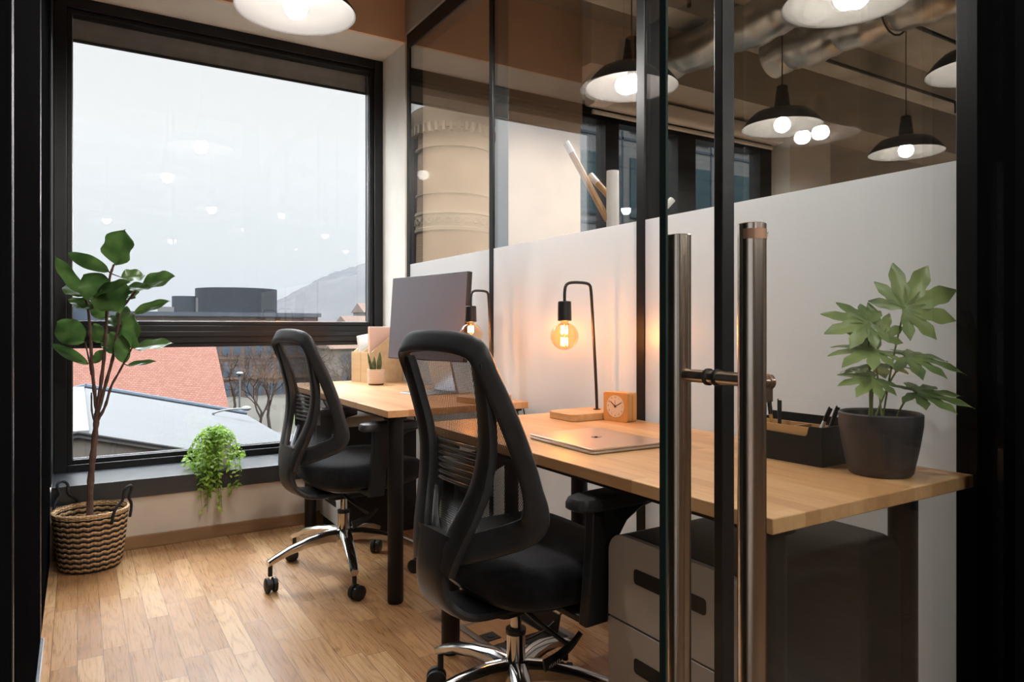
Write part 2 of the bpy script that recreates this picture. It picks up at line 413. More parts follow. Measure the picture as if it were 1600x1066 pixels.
# window wall: parapet, reveal, head
wb = thing('wall_back', None, None, (0,0,0), kind='structure')
bm = B(); box(bm, (XL-.2,YW,-.12), (XR+.02,YG+.14,.245)); obj('parapet', bm, M['wall_cream'], wb, False)
bm = B(); box(bm, (XL-.2,YW,2.70), (XR+.02,YW+.02,CE)); obj('head_face', bm, M['wall_tan'], wb, False)
bm = B(); box(bm, (XL-.2,YW+.02,2.70), (XR+.02,YG+.14,CE)); obj('head_soffit', bm, M['wall_white'], wb, False)
bm = B(); box(bm, (1.61,YW,.33), (1.70,YG+.14,2.70)); obj('reveal', bm, M['wall_white'], wb, False)
bm = B(); box(bm, (XL-.2,YW,.33), (-.10,YG+.14,2.70)); obj('reveal', bm, M['black_frame'], wb, False)
bm = B(); box(bm, (-.10,YW-.012,.245), (1.61,YG-.04,.33)); struct('trim_1', bm, plain('blue_black_sill_laminate', (.022,.026,.032), .30, var=.06, bump=.02, spec=.8), None, False, .002)
o = bpy.context.scene.objects['trim_1']; tag(o, 'black window sill board with a deep front edge')
bm = B(); box(bm, (XL+.002,YW-.014,0), (XR-.04,YW,.062)); struct('baseboard_back', bm, M['skirting'], None, False, .003)

# main window
w1 = thing('window_1', None, None, (0,YG,0), kind='structure')
F = M['black_frame']; y0, y1 = -.045, .06
bm = B()
box(bm, (-.10,y0,.325), (-.045,y1,2.70)); box(bm, (1.555,y0,.325), (1.61,y1,2.70))
box(bm, (-.045,y0,.325), (1.555,y1,.365)); box(bm, (-.045,y0,2.645), (1.555,y1,2.70)); obj('outer_frame', bm, F, w1, False, .003)
bm = B(); box(bm, (-.045,y0+.012,.967), (1.555,y1,1.062)); box(bm, (-.045,y0+.002,1.0), (1.555,y0+.014,1.03)); obj('transom', bm, F, w1, False, .003)
bm = B()
for a, b in ((.365,.967),(1.062,2.645)):
    box(bm, (-.045,y0+.02,a), (-.022,y1-.01,b)); box(bm, (1.53,y0+.02,a), (1.555,y1-.01,b))
    box(bm, (-.022,y0+.02,a), (1.53,y1-.01,a+.022)); box(bm, (-.022,y0+.02,b-.022), (1.53,y1-.01,b))
obj('sash', bm, F, w1, False, .003)
for a, b in ((.387,.945),(1.084,2.623)):
    bm = B(); box(bm, (-.022,.01,a), (1.53,.02,b)); obj('glass_pane', bm, M['glass_window'], w1, False)
bm = B()
for a, b in ((.387,.945),(1.084,2.623)):
    box(bm, (-.0225,.002,a), (-.019,.010,b)); box(bm, (1.527,.002,a), (1.5305,.010,b)); box(bm, (-.0225,.002,a), (1.53,.010,a+.0035))
tag(obj('glazing_bead', bm, M['edge_metal'], w1, False), 'thin bright glazing bead')
rb = thing('roller_blind', 'dark grey roller blind pulled just below the head of the big window', 'blind', (.755,YG+.075,2.72))
bm = B(); box(bm, (-.80,-.006,-.20), (.80,-.002,-.02)); obj('blind_fabric', bm, M['pedestal_light'] if 0 else plain('grey_blind_cloth', (.26,.255,.245), .9, bump=.3), rb, False)
bm = B(); cyl(bm, (-.80,-.004,-.20), (.80,-.004,-.20), .008, seg=10); obj('bottom_bar', bm, M['black_matte'], rb)

# left wall: black glazed panels; light on glass edges made as metal joint strips
wl = thing('wall_left', None, None, (0,0,0), kind='structure')
for a, b in ((.70,1.615),(1.625,2.795),(2.805,YW)):
    bm = B(); box(bm, (XL-.08,a,0), (XL,b,CE)); obj('wall_panel', bm, M['black_panel'], wl, False)
for y in (1.62, 2.80):
    bm = B(); box(bm, (XL-.08,y-.005,.0), (XL+.0025,y+.005,CE)); tag(obj('edge_light_strip', bm, M['edge_metal'], wl, False), 'bright strip for light on the glass edges')
bm = B(); box(bm, (XL,.80,0), (XL+.012,2.79,.022)); tag(obj('floor_rail', bm, M['edge_metal'], wl, False, .002), 'bright metal floor rail')
bm = B(); box(bm, (-.30,.58,0), (-.047,.70,CE)); obj('door_jamb', bm, M['black_panel'], wl, False)

# partition to the neighbouring office
wr = thing('wall_right', None, None, (0,0,0), kind='structure')
TOP = 2.66
mull = [(3.73,YW),(2.78,2.815),(1.768,1.809),(.735,.785)]
for a, b in mull:
    bm = B(); box(bm, (XR,a,0), (XR+.085,b,TOP)); obj('mullion', bm, F, wr, False, .002)
bm = B(); box(bm, (XR,.735,TOP), (XR+.085,YW,2.745)); obj('top_rail', bm, F, wr, False, .002)
bm = B(); box(bm, (XR,.735,0), (XR+.085,YW,.05)); obj('bottom_rail', bm, F, wr, False, .002)
bm = B(); box(bm, (XR-.01,.60,2.747), (XR+.10,YW,CE)); obj('upper_wall', bm, M['wall_taupe'], wr, False)
FZ = 1.413
for (a, b) in ((2.815,3.73),(1.809,2.78),(.785,1.768)):
    bm = B(); box(bm, (XR+.006,a,.05), (XR+.014,b,TOP)); obj('glass_pane', bm, M['glass_part'], wr, False)
    bm = B(); grid(bm, lambda u, v: V(XR+.004, a+(b-a)*u, .05+(FZ-.05)*v), 1, 1)
    tag(obj('frosted_film', bm, M['film'], wr, False), 'frosted privacy film on the lower glass')

# fixed glass front beside the door
wf = thing('wall_front', None, None, (0,0,0), kind='structure')
bm = B(); box(bm, (.792,.700,0), (.8175,.717,CE)); obj('post', bm, F, wf, False, .002)
bm = B(); box(bm, (.8175,.7045,.03), (1.60,.7125,CE)); obj('glass_pane', bm, M['glass_door'], wf, False)
bm = B(); box(bm, (1.60,.655,0), (1.76,.735,CE)); obj('post', bm, M['black_panel'], wf, False, .003)
bm = B(); box(bm, (.8175,.700,0), (1.60,.717,.03)); obj('bottom_rail', bm, F, wf, False)
bm = B(); box(bm, (1.495,.50,0), (1.90,.62,CE)); obj('side_panel', bm, M['black_panel'], wf, False)
bm = B(); box(bm, (1.76,.62,0), (9.2,.70,.06)); box(bm, (1.76,.62,2.7), (9.2,.70,2.8))
for x_ in (3.4, 5.2, 7.0, 8.98): box(bm, (x_,.62,.06), (x_+.05,.70,2.7))
obj('glass_front_frame', bm, F, wf, False)
bm = B(); box(bm, (1.76,.62,2.8), (9.2,.70,CE)); obj('head_panel', bm, M['wall_taupe'], wf, False)
bm = B(); box(bm, (1.76,.655,.06), (8.98,.663,2.7)); obj('glass_pane', bm, M['glass_door'], wf, False)

# sliding door leaf and its bar handles
d1 = thing('door_1', None, None, (0,.64,0), kind='structure')
bm = B(); box(bm, (.620,-.005,.01), (1.485,.005,2.75)); obj('glass_leaf', bm, M['glass_door'], d1, False)
bm = B(); box(bm, (.6165,-.0055,.01), (.620,.0055,2.75)); tag(obj('polished_edge', bm, plain('dark_green_glass_edge', (.03,.05,.045), .1, bump=0), d1, False), 'dark green polished glass edge')
HX, HR = .706, .0172
hr = bpy.data.objects.new('door_handle', None); C.objects.link(hr); hr.parent = d1; hr.location = (HX,0,0)
for s, top in ((-1,1.178),(1,1.178)):
    bm = B(); lathe(bm, [(HR*.2,.02),(HR,.022),(HR,top-.001),(HR*.93,top),(HR*.2,top)], (0,s*.062,0), 40)
    obj('bar', bm, M['steel'], hr)
bm = B(); cyl(bm, (-.001,-.062,.985), (-.001,.062,.985), .0088, seg=24); obj('through_bolt', bm, M['steel'], hr)
bm = B(); cyl(bm, (0,.0055,.985), (0,.010,.985), .0112, seg=24); cyl(bm, (0,-.010,.985), (0,-.0055,.985), .0112, seg=24); tag(obj('washer', bm, M['rubber'], hr), 'black rubber washer')
bm = B(); cyl(bm, (HR*.6,-.062,.982), (.033,-.062,.982), .0085, seg=20); cyl(bm, (.026,-.062,.982), (.034,-.062,.982), .0102, seg=20)
box(bm, (.0165,-.068,.957), (.033,-.056,.980)); tag(obj('lock_cylinder', bm, plain('bronze_lock', (.28,.20,.15), .3, .9), hr, True, .0015), 'bronze profile cylinder lock')
bm = B()
def lab(u, v):
    a = math.radians(-175+160*u); return V((HR+.0004)*math.cos(a), -.062+(HR+.0004)*math.sin(a), 1.158+.0125*v)
grid(bm, lab, 20, 1); tag(obj('maker_label', bm, M['tan_label'], hr), 'copper tinted label band')
a = math.radians(-33)
Mt = Matrix.Translation(V((HR+.0008)*math.cos(a), -.062+(HR+.0008)*math.sin(a), 1.164)) @ Matrix.Rotation(a+PI/2, 4, 'Z') @ Matrix.Rotation(PI/2, 4, 'X')
text_mesh('label_print', 'Y25', .0085, M['ink'], hr, Mt, .0001)

# ================================================================== NEIGHBOURING OFFICE
wa = thing('wall_far', None, None, (0,0,0), kind='structure')
T = M['wall_taupe']
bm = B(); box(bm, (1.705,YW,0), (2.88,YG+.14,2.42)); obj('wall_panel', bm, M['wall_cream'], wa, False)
bm = B(); box(bm, (1.705,YW-.02,2.42), (2.88,YG+.14,CE)); obj('wall_panel', bm, plain('brown_plaster', (.33,.245,.17), .8, var=.06, scale=3, bump=.2), wa, False)  # upper panel, browner than the cream panel below it
bm = B(); box(bm, (2.88,YG-.08,0), (5.27,YG+.14,.30)); box(bm, (2.88,YG-.08,2.72), (5.27,YG+.14,CE)); obj('wall_panel', bm, T, wa, False)
bm = B(); box(bm, (5.27,YG-.25,0), (5.85,YG+.14,CE)); obj('pillar', bm, M['wall_white'], wa, False)
bm = B(); box(bm, (5.85,YG-.08,0), (9.2,YG+.14,CE)); obj('wall_panel', bm, T, wa, False)
bm = B(); box(bm, (2.88,YW-.12,2.80), (9.2,YG-.08,CE)); obj('beam', bm, M['wall_taupe'], wa, False)
bm = B(); box(bm, (9.05,.7,0), (9.2,1.0,CE)); box(bm, (9.05,3.9,0), (9.2,YG+.14,CE)); box(bm, (9.05,1.0,0), (9.2,3.9,.3)); box(bm, (9.05,1.0,2.75), (9.2,3.9,CE)); struct('wall_right', bm, T)
w3 = thing('added_window_3', None, None, (9.1,0,0), kind='structure')  # unseen side window, added to bring daylight to the frosted film
bm = B()
for a, b in ((1.0,1.06),(2.42,2.48),(3.84,3.9)): box(bm, (-.03,a,.3), (.03,b,2.75))
box(bm, (-.03,1.0,.3), (.03,3.9,.36)); box(bm, (-.03,1.0,2.69), (.03,3.9,2.75)); obj('frame', bm, F, w3, False)
bm = B(); box(bm, (-.004,1.03,.33), (.004,3.87,2.72)); obj('glass_pane', bm, M['glass_window'], w3, False)
w2 = thing('window_2', None, None, (0,YG,0), kind='structure')
bm = B()
for a, b in ((2.88,2.95),(3.37,3.50),(4.12,4.32),(5.12,5.27)): box(bm, (a,-.06,.30), (b,.06,2.72))
box(bm, (2.88,-.06,2.60), (5.27,.06,2.72)); box(bm, (2.88,-.06,.30), (5.27,.06,.38)); box(bm, (4.32,-.06,1.0), (5.12,.06,1.08))
obj('frame', bm, F, w2, False, .003)
bm = B(); box(bm, (2.93,0,.35), (5.2,.008,2.65)); obj('glass_pane', bm, M['glass_window'], w2, False)
rb = thing('blind_cassette', 'white roller blind cassette above the neighbouring office window', 'blind', (4.2,YG-.15,2.66))
bm = B(); prism(bm, rrect(-.06,0,.06,.12,.03), 'x', -1.05, 1.05); obj('cassette', bm, M['wall_white'], rb)
bm = B(); cyl(bm, (-1.0,.03,-.03), (1.0,.03,-.03), .016, seg=12); obj('bottom_bar', bm, M['wall_white'], rb)
# concrete beams, ducts and conduits under the ceiling
for i, (y, lab_) in enumerate(((3.35,'concrete ceiling beam nearest the far windows'),(2.15,'concrete ceiling beam in the middle of the neighbouring office'),(1.1,'concrete ceiling beam nearest the black front wall'))):
    bm = B(); box(bm, (1.73,y-.11,3.08), (9.05,y+.11,CE)); struct('trim_%d' % (2+i), bm, M['concrete'])
def duct(x, y0_, y1_, z, r, label):
    d = thing('foil_duct', label, 'duct', (x,y0_,z), group='foil ducts under the concrete ceiling')
    n = 60; bm = B()
    tube(bm, [V(0,(y1_-y0_)*i/n,.01*math.sin(i*.7)) for i in range(n+1)], [r*(1+.045*math.sin(i*2.1)+.04*random.random()) for i in range(n+1)], 22)
    obj('duct_skin', bm, M['foil'], d)
    for yy in (.4, 1.5):
        bm = B(); tube(bm, [V((r+.012)*math.cos(t*PI/8), yy, (r+.012)*math.sin(t*PI/8)) for t in range(16)], .006, 6, True); obj('hanger_band', bm, M['black_matte'], d)
duct(3.55, .8, 3.7, 2.93, .13, 'left of two silver foil ducts beneath the concrete ceiling')
duct(4.05, .8, 3.15, 2.90, .13, 'right of two silver foil ducts, with its rounded end showing')
for i, (y, xa, xb, z, lb) in enumerate(((3.1,4.3,6.4,2.98,'lowest dark conduit with a downturned end, behind the first pendant'),(2.5,4.6,7.6,3.02,'thin dark conduit crossing the middle of the concrete ceiling'),(1.7,3.4,8.4,3.03,'long dark conduit near the upper right of the concrete ceiling'),(2.9,1.9,3.0,2.99,'short black bent pipe left of the foil ducts'))):
    bm = B(); tube(bm, smooth_path([V(xa,y,z),V(xb-.05,y,z),V(xb,y,z),V(xb,y,z-.09)], 2), .013, 8)
    tag(obj('ceiling_conduit', bm, M['black_matte']), lb, 'pipe', 'conduits under the concrete ceiling')

# coat stand
cs = thing('coat_stand', 'white tree shaped coat stand with pale wooden branches in the neighbouring office', 'coat stand', (2.18,2.6,0))
bm = B(); tube(bm, [V(0,0,.02),V(0,0,1.80)], [.036,.030], 12); obj('trunk', bm, M['paper'], cs)
bm = B(); lathe(bm, [(.01,0),(.22,0),(.22,.012),(.05,.03),(.01,.03)], seg=32); obj('base', bm, M['paper'], cs)
Rr = V(.85,-.527,0)
for p0, d, ln, up in (((0,0,1.52),-1,.30,.42),((0,0,1.31),-1,.20,.03),((0,0,1.36),1,.30,.30),((0,0,1.66),-.6,.22,.10),((0,0,1.25),.4,.2,.1)):
    a = V(*p0); b = a+Rr*d*ln*.75+V(.05,.02,up*.9)
    bm = B(); tube(bm, [a+(b-a)*.12, b], .016, 8); br = obj('branch', bm, M['branch'], cs)
    bm = B(); tube(bm, [b, b+(b-a).normalized()*.06], .0165, 8); tag(obj('branch_tip', bm, M['paper'], br), 'white painted tip')
bm = B()
def coat(u, v):
    a = 2*PI*u; r = .035+.085*v**.7+.012*math.sin(5*a)*v; return V(.33+r*math.cos(a)*1.1, -.17+r*math.sin(a)*.7, 1.60-.85*v)
grid(bm, coat, 24, 10); jk = obj('jacket', bm, M['fabric']); jk.location = (2.18,2.6,0)
tag(jk, 'black jacket hanging from the white coat stand', 'jacket')

# ================================================================== PENDANT LAMPS
def pendant_proto():
    t = thing('pendant_lamp', '', 'pendant lamp', (0,0,0))
    R0 = .237
    prof = [(R0,0),(R0*.985,.012),(.20,.055),(.165,.088),(.11,.103),(.062,.112),(.046,.125)]
    inn = [(r-.005, z-.005) for r, z in prof[::-1]]; inn[-1] = (R0-.004, .001)
    bm = B(); rr_ = [[V(r*math.cos(2*PI*k/56), r*math.sin(2*PI*k/56), z) for k in range(56)] for r, z in prof+[(.012,.125)]]
    rings(bm, rr_, False, False); obj('shade', bm, M['lamp_black'], t)
    bm = B(); rr_ = [[V(r*math.cos(2*PI*k/56), r*math.sin(2*PI*k/56), z) for k in range(56)] for r, z in [(.012,.118)]+inn+[(R0+.001,-.001)]]
    rings(bm, rr_, False, False); tag(obj('shade_lining', bm, M['shade_white'], t), 'white enamel inside')
    bm = B(); lathe(bm, [(.01,.118),(.047,.12),(.045,.16),(.040,.165),(.043,.17),(.038,.21),(.033,.215),(.036,.22),(.032,.255),(.012,.262),(.002,.275)], seg=28); obj('socket_neck', bm, M['lamp_black'], t)
    bm = B(); cyl(bm, (0,0,.06), (0,0,.12), .022, seg=16); obj('bulb_socket', bm, M['shade_white'], t)
    bm = B(); sphere(bm, (0,0,.018), .046, 24); obj('bulb', bm, M['bulb'], t)
    bm = B(); cyl(bm, (0,0,.27), (0,0,CE-2.33-.002), .0035, seg=8); obj('cable', bm, M['lamp_black'], t)
    return t
pp = pendant_proto()
lamps = [((.755,2.885,2.335),'big pendant lamp at the upper left in front of the large window','office'),
         ((.66,1.63,2.335),'pendant lamp over the near chair, above the top of the picture','office'),
         ((2.45,2.77,2.30),'black pendant lamp beside the middle partition mullion','next'),
         ((3.70,2.80,2.285),'black pendant lamp seen whole just right of the narrow black door post','next'),
         ((4.90,2.70,2.265),'smallest and farthest black pendant lamp, over the frosted glass on the right','next'),
         ((2.57,1.65,2.33),'large pendant lamp cut by the top edge above the bar handles','next'),
         ((3.83,1.745,2.33),'pendant lamp half hidden by the black post at the far right','next'),
         ((.3,-1.4,2.33),'corridor pendant lamp nearest behind the doorway','corr'),((1.9,-1.4,2.33),'corridor pendant lamp right of the doorway','corr'),
         ((-.6,-3.2,2.33),'left corridor pendant lamp in the second row','corr'),((1.2,-3.2,2.33),'middle corridor pendant lamp in the second row','corr'),((3.0,-3.2,2.33),'right corridor pendant lamp in the second row','corr'),
         ((4.2,-1.6,2.33),'corridor pendant lamp above the dark office chair','corr'),((1.25,.10,2.33),'unseen pendant lamp added outside the sliding glass door','corr')]  # last pendant is unseen, added to light the desk end and near film
for i, (loc, lb, gp) in enumerate(lamps):
    o = pp if i == 0 else copy_tree(pp)
    o.location = loc; o['label'] = lb; o['group'] = {'office':'pendant lamps in the office','next':'pendant lamps in the neighbouring office','corr':'pendant lamps in the corridor'}[gp]
    if abs(loc[2]-2.33) > .001 or gp == 'office':
        for ch in o.children:
            if ch.name.startswith('cable'):
                ch.data = ch.data.copy()
                top = (CE-.10 if gp == 'office' else CE)-loc[2]-.002
                for v_ in ch.data.vertices:
                    if v_.co.z > .5: v_.co.z = top

# ================================================================== CHAIRS
def catmull(pts, t):
    n = len(pts)-1; x = min(max(t, 0), .99999)*n; i = int(x); f = x-i
    p = [pts[max(0, min(n, i+k))] for k in (-1, 0, 1, 2)]
    return .5*((2*p[1])+(-p[0]+p[2])*f+(2*p[0]-5*p[1]+4*p[2]-p[3])*f*f+(-p[0]+3*p[1]-3*p[2]+p[3])*f**3)
def make_chair():
    t = thing('office_chair', '', 'office chair', (0,0,0))
    half = [V(-.240,0,1.020),V(-.240,.09,1.017),V(-.235,.160,1.008),V(-.228,.186,.990),V(-.210,.193,.945),V(-.165,.204,.85),V(-.130,.218,.75),V(-.110,.228,.67),V(-.106,.231,.630),V(-.110,.222,.600),V(-.130,.195,.580),V(-.19,.10,.538),V(-.235,0,.508)]
    mir = [V(p.x,-p.y,p.z) for p in half[1:-1]][::-1]
    loop = smooth_path(half+mir, 2, True)
    bm = B(); nn = len(loop)
    def nrm(i, p): return V(-1,p.y*5.5,.25)
    R = []
    def hwf(tt):
        p = loop[min(nn-1, int(tt*(nn-1)+.5))]
        return .024+.003*max(0, min(1, (p.z-.95)/.05))+.009*max(0, min(1, (.68-p.z)/.06))
    sweep(bm, loop, hwf, .012, nrm, True, 14)
    obj('back_frame', bm, M['plastic'], t)
    # mesh panel
    side = [p for p in loop if p.y >= 0]; side.sort(key=lambda p: p.z)
    def at(z):
        for i in range(len(side)-1):
            if side[i].z <= z <= side[i+1].z:
                f = (z-side[i].z)/max(1e-6, side[i+1].z-side[i].z); return side[i].lerp(side[i+1], f)
        return side[0] if z < side[0].z else side[-1]
    bm = B()
    def mf(u, v):
        z = .518+.49*v; p = at(z); y = p.y*(2*u-1); return V(p.x+.012-.028*(1-(2*u-1)**2)*min(1, (z-.51)*8), y, z)
    grid(bm, mf, 20, 36); obj('mesh_back', bm, M['mesh'], t)
    # Y shaped spine
    for s in (-1, 1):
        arm = smooth_path([V(-.222,.176*s,.975),V(-.200,.165*s,.89),V(-.178,.146*s,.78),V(-.186,.130*s,.69),V(-.206,.110*s,.62),V(-.230,.080*s,.55),V(-.240,.055*s,.49)], 2)
        bm = B(); sweep(bm, arm, lambda q: .023+.014*q, .015, V(-1,0,0)); obj('spine_arm', bm, M['plastic'], t)
    lob = smooth_path([V(-.228,0,.565),V(-.240,0,.51),V(-.247,0,.45),V(-.232,0,.398),V(-.18,0,.366),V(-.08,0,.360),V(.04,0,.366)], 2)
    bm = B(); sweep(bm, lob, lambda q: .100-.034*math.sin(PI*min(1, q*1.6))*.8-.015*q, .015, lambda i, p: V(p.x+.08, 0, p.z-.51).normalized() if True else None, False, 16)
    tag(obj('lower_spine', bm, M['plastic'], t), 'wide curved plastic shell joining back to seat')
    # lumbar pad
    lp = bpy.data.objects.new('lumbar_pad', None)
    bm = B()
    for k in range(7):
        z = .665+.016*k
        tube(bm, [V(-.158-.02*(1-(q/6)**2)+.0, .020*q, z+.006*(1-(q/6)**2)) for q in range(-6, 7)], .0042, 6)
    box(bm, (-.164,-.123,.66), (-.152,-.117,.768)); box(bm, (-.164,.117,.66), (-.152,.123,.768))
    obj('lumbar_pad', bm, plain('grey_lumbar_plastic', (.06,.06,.062), .35) if 'lum' not in M else M['lum'], t)
    # seat
    bm = B(); R = []
    for z, k in ((.405,.90),(.415,.96),(.44,1.0),(.475,1.0),(.497,.965),(.505,.88),(.507,.6),(.506,.25)):
        row = []
        for q in range(48):
            a = 2*PI*q/48; cx, sy = math.cos(a), math.sin(a); ee = .55
            x = .070+.238*k*math.copysign(abs(cx)**ee, cx); y = .250*k*math.copysign(abs(sy)**ee, sy)
            zz = z-.035*max(0, (x-.20)/.11)**2*(1 if z > .43 else .2)-.010*(1-min(1, abs(y)/.25))*(1 if z > .48 else 0)
            row.append(V(x, y, zz))
        R.append(row)
    rings(bm, R); obj('seat', bm, M['fabric'], t, True, 0, 60)
    bm = B(); R = []
    for z, k in ((.372,.55),(.378,.72),(.395,.90),(.408,.93)):
        R.append([V(.06+.225*k*math.copysign(abs(math.cos(a))**.6, math.cos(a)), .235*k*math.copysign(abs(math.sin(a))**.6, math.sin(a)), z) for a in [2*PI*q/40 for q in range(40)]])
    rings(bm, R); obj('seat_pan', bm, M['rubber'], t)
    bm = B(); prism(bm, rrect(-.09,-.07,.14,.07,.02), 'z', .335, .385); obj('tilt_mechanism', bm, M['rubber'], t, True, .004)
    # arms
    for s in (-1, 1):
        ar = bpy.data.objects.new('armrest', None)
        bm = B(); prism(bm, [(-.025,.385),(.04,.385),(.046,.48),(.065,.56),(.10,.605),(.145,.628),(.19,.636),(.19,.648),(-.005,.648),(-.008,.56)], 'y', .278*s, .306*s)
        box(bm, (-.02,min(.12*s,.29*s),.385), (.035,max(.12*s,.29*s),.402))
        a = obj('armrest', bm, M['rubber'], t, True, .004)
        bm = B(); R = []
        for z, k in ((.645,.93),(.650,1),(.662,1),(.672,.95),(.676,.82)):
            R.append([V(.065+.125*k*math.copysign(abs(math.cos(q))**.5, math.cos(q)), .292*s+.040*k*math.copysign(abs(math.sin(q))**.6, math.sin(q)), z) for q in [2*PI*j/28 for j in range(28)]])
        rings(bm, R); obj('arm_pad', bm, M['plastic'], a)
    # column + base
    bm = B(); cyl(bm, (0,0,.26), (0,0,.345), .0145, seg=20); tag(obj('gas_lift', bm, M['chrome'], t), 'chrome inner column')
    bm = B(); cyl(bm, (0,0,.16), (0,0,.262), .0245, seg=24); tag(obj('column_sleeve', bm, M['chrome'], t), 'chrome outer sleeve')
    bm = B(); cyl(bm, (0,0,.262), (0,0,.274), .0265, seg=24); obj('collar', bm, M['rubber'], t)
    bs_bm = B(); lathe(bs_bm, [(.005,.125),(.032,.125),(.040,.15),(.040,.185),(.028,.195),(.005,.195)], seg=30)
    for k in range(5):
        a = 2*PI*k/5; dv = V(math.cos(a), math.sin(a), 0); sd = V(-dv.y, dv.x, 0)
        path = [(.025,.175,.027,.020),(.08,.178,.026,.017),(.16,.168,.023,.014),(.24,.148,.020,.012),(.30,.124,.018,.010),(.325,.112,.0165,.009)]
        Rw = []
        for d_, z, w_, h_ in path:
            c_ = dv*d_+V(0,0,z)
            Rw.append([c_+sd*(w_*x_)+V(0,0,h_*y_) for x_, y_ in ((-.5,-1.6),(.5,-1.6),(.85,-.6),(1,.3),(.7,.85),(0,1),(-.7,.85),(-1,.3),(-.85,-.6))])
        rings(bs_bm, Rw)
    base = obj('star_base', bs_bm, M['chrome'], t, True, 0, 50)
    for k in range(5):
        a = 2*PI*k/5; dv = V(math.cos(a), math.sin(a), 0)
        ca = a+.9+.6*k; wd = V(math.cos(ca), math.sin(ca), 0); ax = V(-wd.y, wd.x, 0); c0 = dv*.315
        bm = B(); cyl(bm, c0+V(0,0,.060), c0+V(0,0,.105), .009, seg=12)
        wc = c0+wd*.012+V(0,0,.029)
        for s in (-1, 1):
            p0 = wc+ax*(.004*s); p1 = wc+ax*(.024*s)
            tube(bm, [p0, p0+(p1-p0)*.15, p0+(p1-p0)*.8, p1], [.024,.029,.029,.022], 24)
        cyl(bm, wc-ax*.006, wc+ax*.006, .020, seg=16)
        obj('caster', bm, M['rubber'], base)
    # paddle lever
    bm = B(); tube(bm, smooth_path([V(-.04,-.06,.37),V(-.03,-.12,.345),V(.0,-.155,.315),V(.025,-.168,.292),V(.04,-.170,.283)], 2), .006, 8)
    lv = obj('lever', bm, M['rubber'], t)
    bm = B(); pth = smooth_path([V(-.035,-.165,.250),V(0,-.168,.260),V(.03,-.17,.274),V(.05,-.172,.285),V(.07,-.175,.307)], 2)
    sweep(bm, pth, lambda q: .017-.008*q, .005, V(.45,-.85,0)); pd = obj('lever_paddle', bm, M['rubber'], lv)
    return t, base
chair, base0 = make_chair()
def set_chair(o, loc, rz, base_deg, label):
    o.location = loc; o.rotation_euler = (0,0,rz); o['label'] = label; o['group'] = 'black mesh-back office chairs'
    for ch in o.children:
        if ch.name.startswith('star_base'): ch.rotation_euler = (0,0,math.radians(base_deg)-rz)
set_chair(chair, (.963,1.534,0), math.radians(3), 102, 'black mesh-back office chair in the foreground, at the desk with the laptop')
# maker's print on the near chair's lever (illegible white marks)
lv = [c for c in chair.children if c.name.startswith('lever')][0]; pad = lv.children[0]
bm = B()
for x0, z0, h, sl in ((-.026,.250,.008,.3),(-.021,.252,.010,-.3),(-.016,.253,.008,.4),(-.011,.255,.010,-.2),(-.005,.257,.011,.5),(.001,.259,.010,-.4)):
    y_ = -.1725-(x0+.035)*.09; bx = V(x0,y_,z0)
    d_ = V(.0022*sl,0,.0045*h/.012); tube(bm, [bx-d_+V(0,-.003,0), bx+d_+V(0,-.003,0)], .0007, 5)
tag(obj('lever_print', bm, M['white_ink'], lv), 'small worn white lettering')
far = copy_tree(chair); set_chair(far, (.965,2.918,0), math.radians(5), 115, 'black mesh-back office chair at the far desk beside the window')
refl = copy_tree(chair); set_chair(refl, (4.4,-1.0,0), math.radians(200), 20, 'black office chair standing across the corridor beside the third oak desk')
for r_ in (far, refl):
    for l_ in [c for c in r_.children if c.name.startswith('lever')]:
        for q in list(l_.children):
            if q.name.startswith('lever_print'): bpy.data.objects.remove(q)

# ================================================================== DESKS
def desk(name, lo, hi, legs, label):
    t = thing(name, label, 'desk', (lo[0], lo[1], 0), group='oak topped desks along the partition')
    bm = B(); box(bm, (0,0,.713), (hi[0]-lo[0], hi[1]-lo[1], .740)); obj('desk_top', bm, M['stave'], t, True, .002)
    bm = B(); w, l = hi[0]-lo[0], hi[1]-lo[1]
    box(bm, (.05,.10,.690), (.08,l-.10,.713)); box(bm, (w-.08,.10,.690), (w-.05,l-.10,.713)); obj('under_frame', bm, M['black_matte'], t, False)
    for x, y in legs:
        bm = B(); p = V(x-lo[0], y-lo[1], 0)
        lathe(bm, [(.004,0),(.027,0),(.030,.006),(.030,.70),(.045,.702),(.045,.7125),(.004,.7125)], p, 28); obj('leg', bm, M['black_matte'], t)
    return t
desk1 = desk('desk', (.957,.742), (1.603,2.10), ((1.020,.800),(1.025,2.03),(1.557,.865),(1.557,2.045)), 'near oak topped desk with the laptop, lamp, clock and large leafy plant on it')
desk2 = desk('desk', (.980,2.455), (1.603,3.975), ((1.033,2.512),(1.033,3.66),(1.555,2.512),(1.557,3.70)), 'far oak topped desk by the window with the monitor and file boxes on it')

